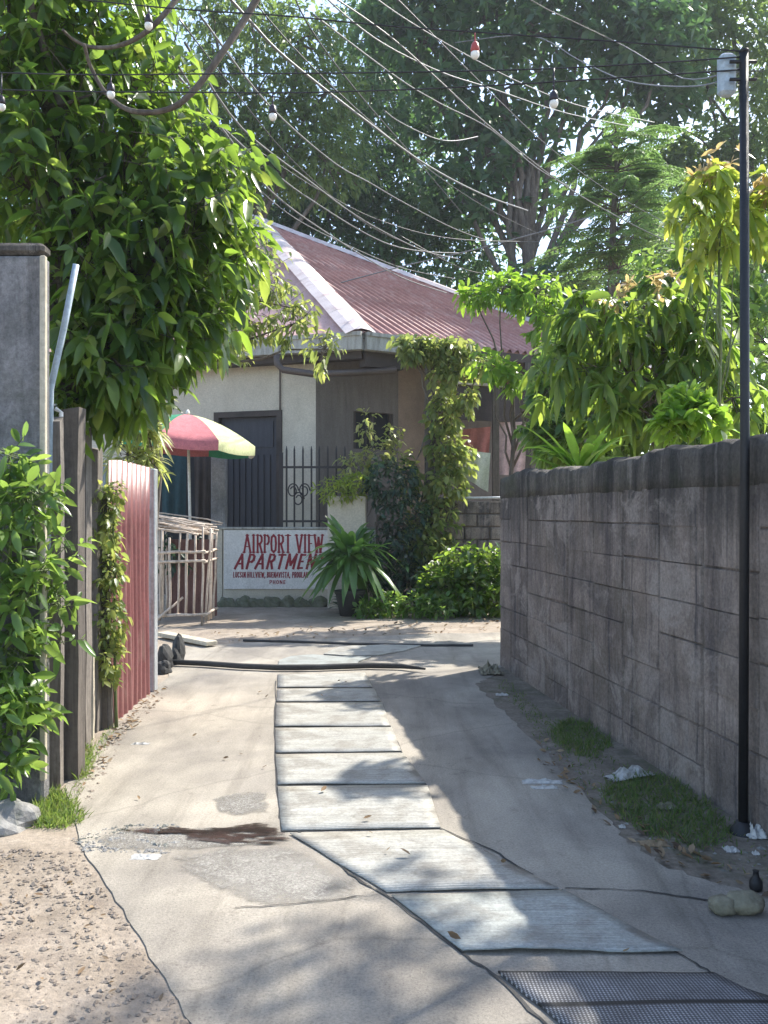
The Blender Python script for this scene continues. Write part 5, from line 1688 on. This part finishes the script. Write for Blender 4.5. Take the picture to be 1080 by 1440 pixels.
tree('box_plant', 'yellowish feathery plant growing on top of the squat white pillar', 'plant', (-.55, 13.0, 1.66), (-.56, 13.0, 1.9),
     [pc(470, 688, 12.95, 22, 14), pc(502, 684, 12.95, 22, 15)], 70, 5, .10, .03, 'lf_yellow', bark='stem_green', r0=.02, twig_r=.003, tl=.08, hang=.1, crown_name='foliage', stem_name='stem')
tree('hedge_bush', 'rounded bright-topped bush at the far end of the block wall', 'bush', (1.0, 12.2, 0), (1.0, 12.2, .6),
     [pc(650, 800, 12.1, 36, 26), pc(690, 800, 12.0, 28, 28), pc(625, 825, 12.0, 32, 28), pc(665, 835, 11.9, 40, 26), pc(705, 835, 11.9, 30, 26)], 110, 5, .13, .065, 'lf_big', r0=.03, twig_r=.003, tl=.1, hang=.1, roll=.3, crown_name='foliage', stem_name='stem')
tree('ground_plant', 'low scrubby weeds at the edge of the dirt below the vine', 'plant', (.1, 11.7, 0), (.1, 11.7, .2),
     [pc(545, 848, 11.8, 24, 12), pc(585, 850, 11.7, 24, 12), pc(615, 856, 11.6, 24, 9), pc(520, 856, 11.7, 16, 8)], 50, 5, .10, .045, 'lf_bush', bark='stem_green', r0=.01, twig_r=.002, tl=.08, hang=-.1, crown_name='foliage', stem_name='stem')


def rosette(name, label, cat, c, n, L, W, m, arch=(.2, 1.0), up=(.1, 1.4), pot=None, lod=2, tiers=1):
    t = thing(name, label, cat, (c[0], c[1], 0 if pot else c[2]))
    a = rng.uniform(0, 6.28, n)
    el = rng.uniform(*up, n)
    D = np.column_stack([np.cos(a), np.sin(a), el])
    P3 = np.column_stack([c[0] + .03 * np.cos(a), c[1] + .03 * np.sin(a), np.full(n, c[2]) + rng.uniform(0, .25 * L * tiers, n)])
    s = L * rng.uniform(.6, 1.1, n)
    V, fs = leaf_geo(P3, D, s, W * rng.uniform(.8, 1.2, n), rng.uniform(*arch, n), .35, .15, 2, ([0, .15, .4, .65, .85, 1], [.0, .3, .5, .46, .28, 0]))
    np_mesh('foliage', V, fs, M[m], t)
    if pot:
        obj('pot', MB().lathe((c[0], c[1], -.01), [(.14, 0), (.2, .3), (.22, .32), (.22, .36), (.18, .36)], 16), M[pot], t, True)
        obj('stem', MB().tube([(c[0], c[1], .2), (c[0], c[1], c[2] + .1)], .035, 8), M['bark'], t, True)
    else:
        obj('stem', MB().tube([(c[0], c[1], c[2] - .1), (c[0], c[1], c[2] + .15)], .04, 8), M['bark'], t, True)
    return t


c = P(486, 775, 12.0)
rosette('strap_plant', 'potted plant with a rosette of long arching strap leaves beside the lettered wall', 'plant', (c[0] + .06, 12.0, .68), 150, .76, .11, 'lf_strap', (.15, 1.1), (-.5, 2.2), 'tyre', tiers=1.3)
c = P(480, 835, 11.7)
rosette('strap_plant', 'low spiky plant at the foot of the sign, left of the potted strap plant', 'plant', (c[0], 12.4, .02), 26, .42, .04, 'lf_dark', (.2, .6), (.2, 1.4))

# ------------------------------------------------------------------ vegetation behind the block wall
c = P(815, 640, 7.9)
rosette('strap_plant', 'bright strap leaf rosette rising just behind the middle of the block wall', 'plant', (c[0], 7.9, 1.75), 44, .80, .10, 'lf_lime', (.1, .7), (.1, 1.8), tiers=.6)
tree('drooping_shrub', 'shrub with long drooping yellowish leaves behind the block wall near the pole', 'tree', (3.1, 8.9, 0), (2.9, 8.9, 3.2),
     [pc(905, 430, 8.6, 50, 30), pc(850, 470, 8.7, 60, 42), pc(935, 480, 8.6, 48, 45), pc(890, 520, 8.6, 60, 42), pc(820, 445, 8.8, 36, 26), pc(980, 440, 8.6, 36, 30), pc(965, 540, 8.7, 44, 36), pc(800, 520, 8.8, 40, 34), pc(1000, 500, 8.6, 30, 40), pc(1030, 560, 8.4, 36, 34, w=.8), pc(900, 575, 8.4, 40, 28, w=.8), pc(850, 560, 8.6, 36, 30, w=.8)],
     26, 8, .21, .07, 'lf_mango', r0=.06, twig_r=.006, tl=.12, hang=.3, spread=.9, droop=.7, style='whorl', lod=2, roll=.6)
def bronze(t):
    (V, fs), Q, T, C = foliage([pc(905, 405, 8.5, 30, 10), pc(860, 415, 8.5, 20, 8), pc(940, 398, 8.5, 14, 8)], 5, 7, .13, .04, tl=.06, hang=-.2, spread=.8, style='whorl', lod=1)
    o = np_mesh('young_leaves', V, fs, M['flower'], t)
    o['label'] = 'bronze young leaf tips'
bronze(bpy.data.objects['drooping_shrub'])
tree('yellow_sapling', 'tall sapling with yellow-green leaves and bronze tips just left of the pole', 'tree', (2.75, 7.0, 0), (2.75, 7.0, 3.9),
     [pc(1000, 262, 7.0, 34, 22), pc(985, 300, 7.0, 30, 28), pc(1015, 320, 7.0, 34, 34), pc(1050, 290, 7.0, 30, 34), pc(1075, 310, 7.0, 24, 30), pc(1000, 355, 7.0, 22, 20, w=.6)],
     13, 8, .17, .058, 'lf_yellow', bark='stem_green', r0=.02, twig_r=.005, tl=.1, hang=.3, spread=.9, droop=.6, style='whorl', lod=2, roll=.6)
def bronze2(t):
    (V, fs), Q, T, C = foliage([pc(1020, 222, 7, 18, 7), pc(985, 245, 7, 14, 6), pc(1075, 270, 7, 10, 7)], 5, 8, .12, .035, tl=.05, hang=-.1, spread=.9, style='whorl', lod=1)
    o = np_mesh('young_leaves', V, fs, M['flower'], t)
    o['label'] = 'bronze young leaf tips'
bronze2(bpy.data.objects['yellow_sapling'])
tree('lime_bush', 'small bright lime bush peeping over the block wall just left of the pole', 'bush', (2.25, 6.1, 0), (2.25, 6.1, 1.9),
     [pc(960, 582, 6.1, 26, 20), pc(995, 590, 6.1, 28, 18), pc(975, 562, 6.2, 20, 16, w=.7), pc(940, 598, 6.1, 14, 12, w=.6)], 26, 6, .10, .06, 'lf_lime', bark='stem_green', r0=.02, twig_r=.004, tl=.07, hang=.1, lod=2, crown_name='foliage', stem_name='stem')
tree('wall_shrub', 'dense dark green shrub filling the gap above the block wall', 'bush', (2.6, 10.6, 0), (2.6, 10.6, 2.2),
     [pc(775, 610, 10.5, 26, 40), pc(830, 610, 10.2, 50, 50), pc(900, 600, 10.2, 54, 60), pc(960, 580, 10.0, 54, 70), pc(1030, 540, 9.8, 60, 90), pc(1080, 600, 9.8, 60, 80), pc(800, 505, 10.8, 40, 46), pc(768, 570, 10.8, 16, 34, w=.7), pc(1000, 430, 11, 60, 60), pc(940, 390, 11.5, 50, 40), pc(1060, 370, 11, 60, 70), pc(1075, 480, 10.5, 60, 60), pc(1000, 350, 12, 50, 40), pc(840, 550, 10.4, 50, 50), pc(1010, 640, 9.6, 60, 40), (3.6, 9.2, 1.2, 1.0, .9, 1.0)],
     110, 5, .16, .075, 'lf_bush', r0=.05, twig_r=.004, tl=.14, hang=.5, lod=1, crown_name='foliage', stem_name='stem')
tree('lime_tree', 'low spreading tree with bright lime leaves over the right end of the red roof', 'tree', (1.9, 12.6, 0), (1.9, 12.6, 3.6),
     [pc(705, 408, 12.3, 34, 12), pc(755, 412, 12.3, 40, 18), pc(670, 418, 12.3, 18, 8, w=.5), pc(785, 450, 12.2, 32, 24), pc(690, 512, 12.2, 28, 8, w=.5), pc(720, 528, 12.2, 26, 9, w=.5), pc(790, 490, 12.3, 24, 22), pc(775, 545, 12.2, 16, 18, w=.6)],
     44, 6, .17, .075, 'lf_lime', r0=.05, twig_r=.005, tl=.16, hang=.35, droop=.3, lod=1)


# feathery tiered tree: pinnate fronds
def feathery():
    Y0 = 19.0
    b = P(866, 720, Y0)
    t = thing('feathery_tree', 'tall feathery tree with tiers of fine green fronds right of centre', 'tree', (b[0], Y0, 0))
    mb = MB()
    tops = [(862, 560), (864, 480), (860, 400), (862, 320), (866, 250), (868, 190)]
    tr = [(b[0], Y0, -.1)] + [P(px, py, Y0) for px, py in tops]
    mb.tube(tr, [.14, .12, .10, .09, .07, .05, .025], 9)
    parts = []
    Pp, Dd, Ls, Ws = [], [], [], []
    for k in range(120):
        tier = int(rng.uniform(0, 11.5))
        v = (tier + rng.uniform(-.25, .25)) / 11.5
        v = min(max(v, 0), 1)
        z = P(0, 200, Y0)[2] * (1 - v) + P(0, 430, Y0)[2] * v
        a = rng.uniform(0, 6.28)
        ln = (1.35 + .75 * min(1, v * 1.4)) * rng.uniform(.45, 1.2)
        d = np.array([math.cos(a) * (1.15 if math.cos(a) > 0 else .95), math.sin(a), rng.uniform(.05, .6)])
        o = np.array([b[0] + .04, Y0, z])
        n = 16
        pts = []
        for i in range(n):
            u = (i + 2) / (n + 1)
            p = o + d * (u * ln) + np.array([0, 0, -.36 * u * u * ln])
            pts.append(p)
            tang = nrm(d + np.array([0, 0, -.72 * u]))
            side = nrm(np.cross(tang, [0, 0, 1]))
            w = .36 * math.sin(math.pi * min(1, u * .8 + .15)) * rng.uniform(.6, 1.1)
            if u < .25: continue
            for sgn in (-1, 1):
                sd_ = nrm(tang * .6 + side * sgn + np.array([0, 0, -.15]))
                for q in range(5):
                    for s2 in (-1, 1):
                        Pp.append(p + sd_ * w * (q + .5) / 5 + np.array([0, 0, -.05 * (q / 5) ** 2]))
                        Dd.append(sd_ * .5 + tang * s2 * .8 + np.array([0, 0, rng.uniform(-.15, .1)]))
                        Ls.append(.115 * rng.uniform(.7, 1.2))
                        Ws.append(.038)
        mb.tube([o] + pts[::4], [.02, .014, .011, .009, .008, .007, .006][:len(pts[::4]) + 1], 4, False)
    V, fs = leaf_geo(np.array(Pp), np.array(Dd), np.array(Ls), np.array(Ws), .2, .2, .3, 0)
    np_mesh('crown', V, fs, M['lf_feather'], t)
    obj('trunk', mb, M['bark'], t, True)


feathery()

# ------------------------------------------------------------------ background trees
def bg_tree(label, base, top, cl, per, k, L, W, leaf, r0=.3, **kw):
    a = dict(twig_r=0, tl=.4, hang=.3, droop=.2, lod=0, sub=6, roll=.6)
    a.update(kw)
    return tree('background_tree', label, 'tree', base, top, cl, per, k, L, W, leaf, r0=r0, group='tall trees behind the house', **a)


bg_tree('tall tree with dark round-tipped leaves against the sky at top right of centre', (4.5, 28, 0), (4.8, 28, 13),
        [pc(600, 60, 28, 70, 60), pc(680, 30, 28, 80, 60), pc(770, 50, 28, 80, 60), pc(700, 130, 28, 80, 50, w=.7), pc(620, 150, 28, 70, 50, w=.8), pc(790, 135, 28, 50, 30, w=.3), pc(870, 60, 28, 70, 70), pc(760, 195, 28, 50, 30, w=.25), pc(690, 210, 28, 60, 40, w=.7), pc(850, 182, 28, 40, 14, w=.1), pc(930, 60, 28, 60, 60), pc(560, 20, 28, 60, 50), pc(820, 10, 28, 90, 50, w=1.2), pc(940, 140, 29, 50, 30, w=.7), pc(890, 98, 28, 50, 18, w=.4), pc(720, 330, 29, 80, 50, w=.12), pc(760, 275, 29, 60, 34, w=.3), pc(650, 270, 28, 60, 40, w=.8), pc(700, -40, 28, 200, 60, w=2.4)],
        175, 7, .42, .19, 'lf_far_dark', r0=.32, style='whorl', hang=.0, spread=1.0, tl=.3)
bg_tree('pale leaved tree at the top left of centre, behind the cables', (-4.6, 26, 0), (-4.0, 26, 12),
        [pc(420, 60, 26, 60, 44, w=.9), pc(360, 130, 26, 60, 60, w=.8), pc(460, 130, 26, 56, 40, w=.8), pc(400, 200, 26, 70, 50), pc(340, 230, 26, 50, 60), pc(460, 230, 26, 60, 50), pc(300, 90, 26, 40, 40, w=.35), pc(300, 180, 26, 60, 60, w=.9), pc(300, 20, 26, 40, 30, w=.3), pc(230, 120, 26, 60, 120, w=1.2), pc(350, 20, 26, 50, 30, w=.5), pc(240, 300, 26, 80, 90)],
        300, 6, .27, .105, 'lf_far_light', r0=.28, hang=.6)
bg_tree('dense dark tree in the middle above the red roof', (.2, 31, 0), (.2, 31, 10),
        [pc(520, 170, 31, 70, 60), pc(580, 220, 31, 70, 60), pc(520, 260, 30, 70, 55), pc(620, 300, 30, 70, 50), pc(460, 300, 30, 60, 50), pc(560, 330, 30, 70, 50), pc(400, 290, 30, 60, 50), pc(660, 360, 30, 50, 40, w=.7), pc(520, 60, 32, 60, 80), pc(560, 110, 32, 60, 60), pc(500, 390, 30, 90, 60), pc(620, 420, 30, 90, 60), pc(420, 380, 30, 90, 60)],
        330, 6, .30, .13, 'lf_far_dark', r0=.35, hang=.4)
bg_tree('light green tree filling the top right corner behind the pole', (14.4, 31, 0), (14.2, 31, 12),
        [pc(970, 20, 31, 50, 34), pc(1030, 50, 31, 60, 50), pc(1080, 100, 31, 50, 60), pc(990, 100, 31, 44, 26, w=.8), pc(1060, 190, 31, 60, 60), pc(1000, 210, 31, 50, 34, w=.8), pc(950, 225, 31.5, 50, 18, w=.7), pc(1050, 300, 31, 70, 70), pc(960, 300, 31.5, 60, 60), pc(1080, 420, 31, 70, 80), pc(980, 390, 31.5, 70, 60), pc(900, 260, 32, 50, 40, w=.8), pc(1150, 150, 31, 90, 160, w=2), pc(1020, -40, 31, 120, 50, w=1.6)],
        230, 6, .34, .145, 'lf_far_light', r0=.24, hang=.45)
bg_tree('dark tree behind the feathery tree, low against the sky gap', (7.5, 27, 0), (7.5, 27, 8),
        [pc(820, 400, 27, 80, 60), pc(900, 380, 27, 70, 60), pc(760, 430, 27, 70, 50), pc(860, 470, 26, 110, 70), pc(960, 470, 26, 100, 90), pc(760, 520, 26, 110, 70), pc(700, 470, 27, 60, 50, w=.6), pc(1060, 420, 26, 90, 120)],
        260, 6, .30, .13, 'lf_far_dark', r0=.3, hang=.4)
bg_tree('grey green tree behind the left end of the house', (-9.5, 27, 0), (-9.5, 27, 10),
        [pc(240, 420, 26, 110, 100), pc(120, 400, 26, 120, 130), pc(60, 250, 27, 120, 130), pc(180, 250, 27, 100, 100), pc(100, 90, 27, 120, 100), pc(0, 420, 26, 120, 130), pc(250, 520, 25, 120, 80), pc(100, 560, 25, 160, 110), pc(-60, 100, 27, 120, 200, w=1.6)],
        260, 6, .30, .13, 'lf_far_dark', r0=.3, hang=.4)
# branch of a roadside tree overhanging from the right, outside the photo, throwing dappled shade on the near lane
tree('overhanging_tree', 'leafy tree overhanging the lane from beyond the right edge of the photo', 'tree', (5.2, 5.3, 0), (4.8, 5.3, 5.3),
     [(3.98, 6.16, 5.4, 0.7, 0.6, 0.45, 0.8), (3.48, 5.76, 6.0, 0.6, 0.5, 0.4, 0.64), (4.58, 5.66, 6.3, 0.8, 0.8, 0.6, 0.96), (4.18, 4.96, 5.7, 0.7, 0.7, 0.5, 0.96), (4.98, 4.56, 5.9, 0.9, 0.8, 0.7, 1.04), (3.68, 4.86, 6.4, 0.6, 0.6, 0.45, 0.56), (5.18, 6.36, 5.7, 0.8, 0.8, 0.7, 0.96), (3.58, 3.96, 6.1, 0.7, 0.7, 0.4, 0.64), (5.98, 5.36, 6.5, 1.0, 1.0, 0.9, 1.28), (3.13, 5.26, 6.8, 0.5, 0.5, 0.3, 0.4), (2.78, 4.36, 6.5, 0.7, 0.6, 0.35, 0.48), (3.78, 3.16, 5.7, 0.8, 0.7, 0.4, 0.8), (4.58, 3.56, 6.1, 0.9, 0.8, 0.6, 0.96)],
     95, 7, .12, .05, 'lf_bush', r0=.12, twig_r=.004, tl=.18, hang=.4, lod=1)

hz = MB().box((0, 270, 14.0), (840, 700, 30.4))  # haze box added to soften contrast with distance
hm = bpy.data.materials.new('haze')
hm.use_nodes = True
hn = hm.node_tree
hn.nodes.remove(hn.nodes['Principled BSDF'])
hv = nd(hn, 'ShaderNodeVolumePrincipled', Color=(.86, .92, 1.0, 1), Density=.0009, Anisotropy=.2)
hn.links.new(hv.outputs[0], hn.nodes['Material Output'].inputs['Volume'])
tag(obj('haze', hz, hm), 'thin added haze over the whole lane', 'haze', kind='stuff')

# ------------------------------------------------------------------ camera, light, world
cam = bpy.data.cameras.new('camera')
cam.sensor_fit = 'AUTO'
cam.sensor_width = 36
cam.lens = 30.0
cam.clip_end = 2000
co = bpy.data.objects.new('camera', cam)
COL.objects.link(co)
co.location = (0, 0, CAMZ)
co.rotation_euler = (R(90), 0, 0)
SC.camera = co

sd = Vector((.66, .60, 1.0)).normalized()
elev = math.asin(sd.z)
azim = math.atan2(sd.x, sd.y)
sun = bpy.data.lights.new('sun', 'SUN')
sun.energy = 3.6
sun.angle = R(.7)
sun.color = (1.0, .95, .86)
so = bpy.data.objects.new('sun', sun)
COL.objects.link(so)
so.rotation_euler = sd.to_track_quat('Z', 'Y').to_euler()
so.location = (8, 8, 20)

w = bpy.data.worlds.new('World')
SC.world = w
w.use_nodes = True
nt = w.node_tree
sky = nt.nodes.new('ShaderNodeTexSky')
sky.sky_type = 'NISHITA'
sky.sun_disc = False
sky.sun_elevation = elev
sky.sun_rotation = azim
sky.air_density = 1.0
sky.dust_density = 1.2
sky.ozone_density = 1.0
bg = nt.nodes['Background']
nt.links.new(sky.outputs[0], bg.inputs[0])
bg.inputs[1].default_value = .15
SC.view_settings.view_transform = 'Standard'
SC.view_settings.look = 'None'
SC.view_settings.exposure = 1.5
SC.view_settings.gamma = 1.0
SC.cycles.use_denoising = True
SC.cycles.max_bounces = 8
SC.cycles.transparent_max_bounces = 8
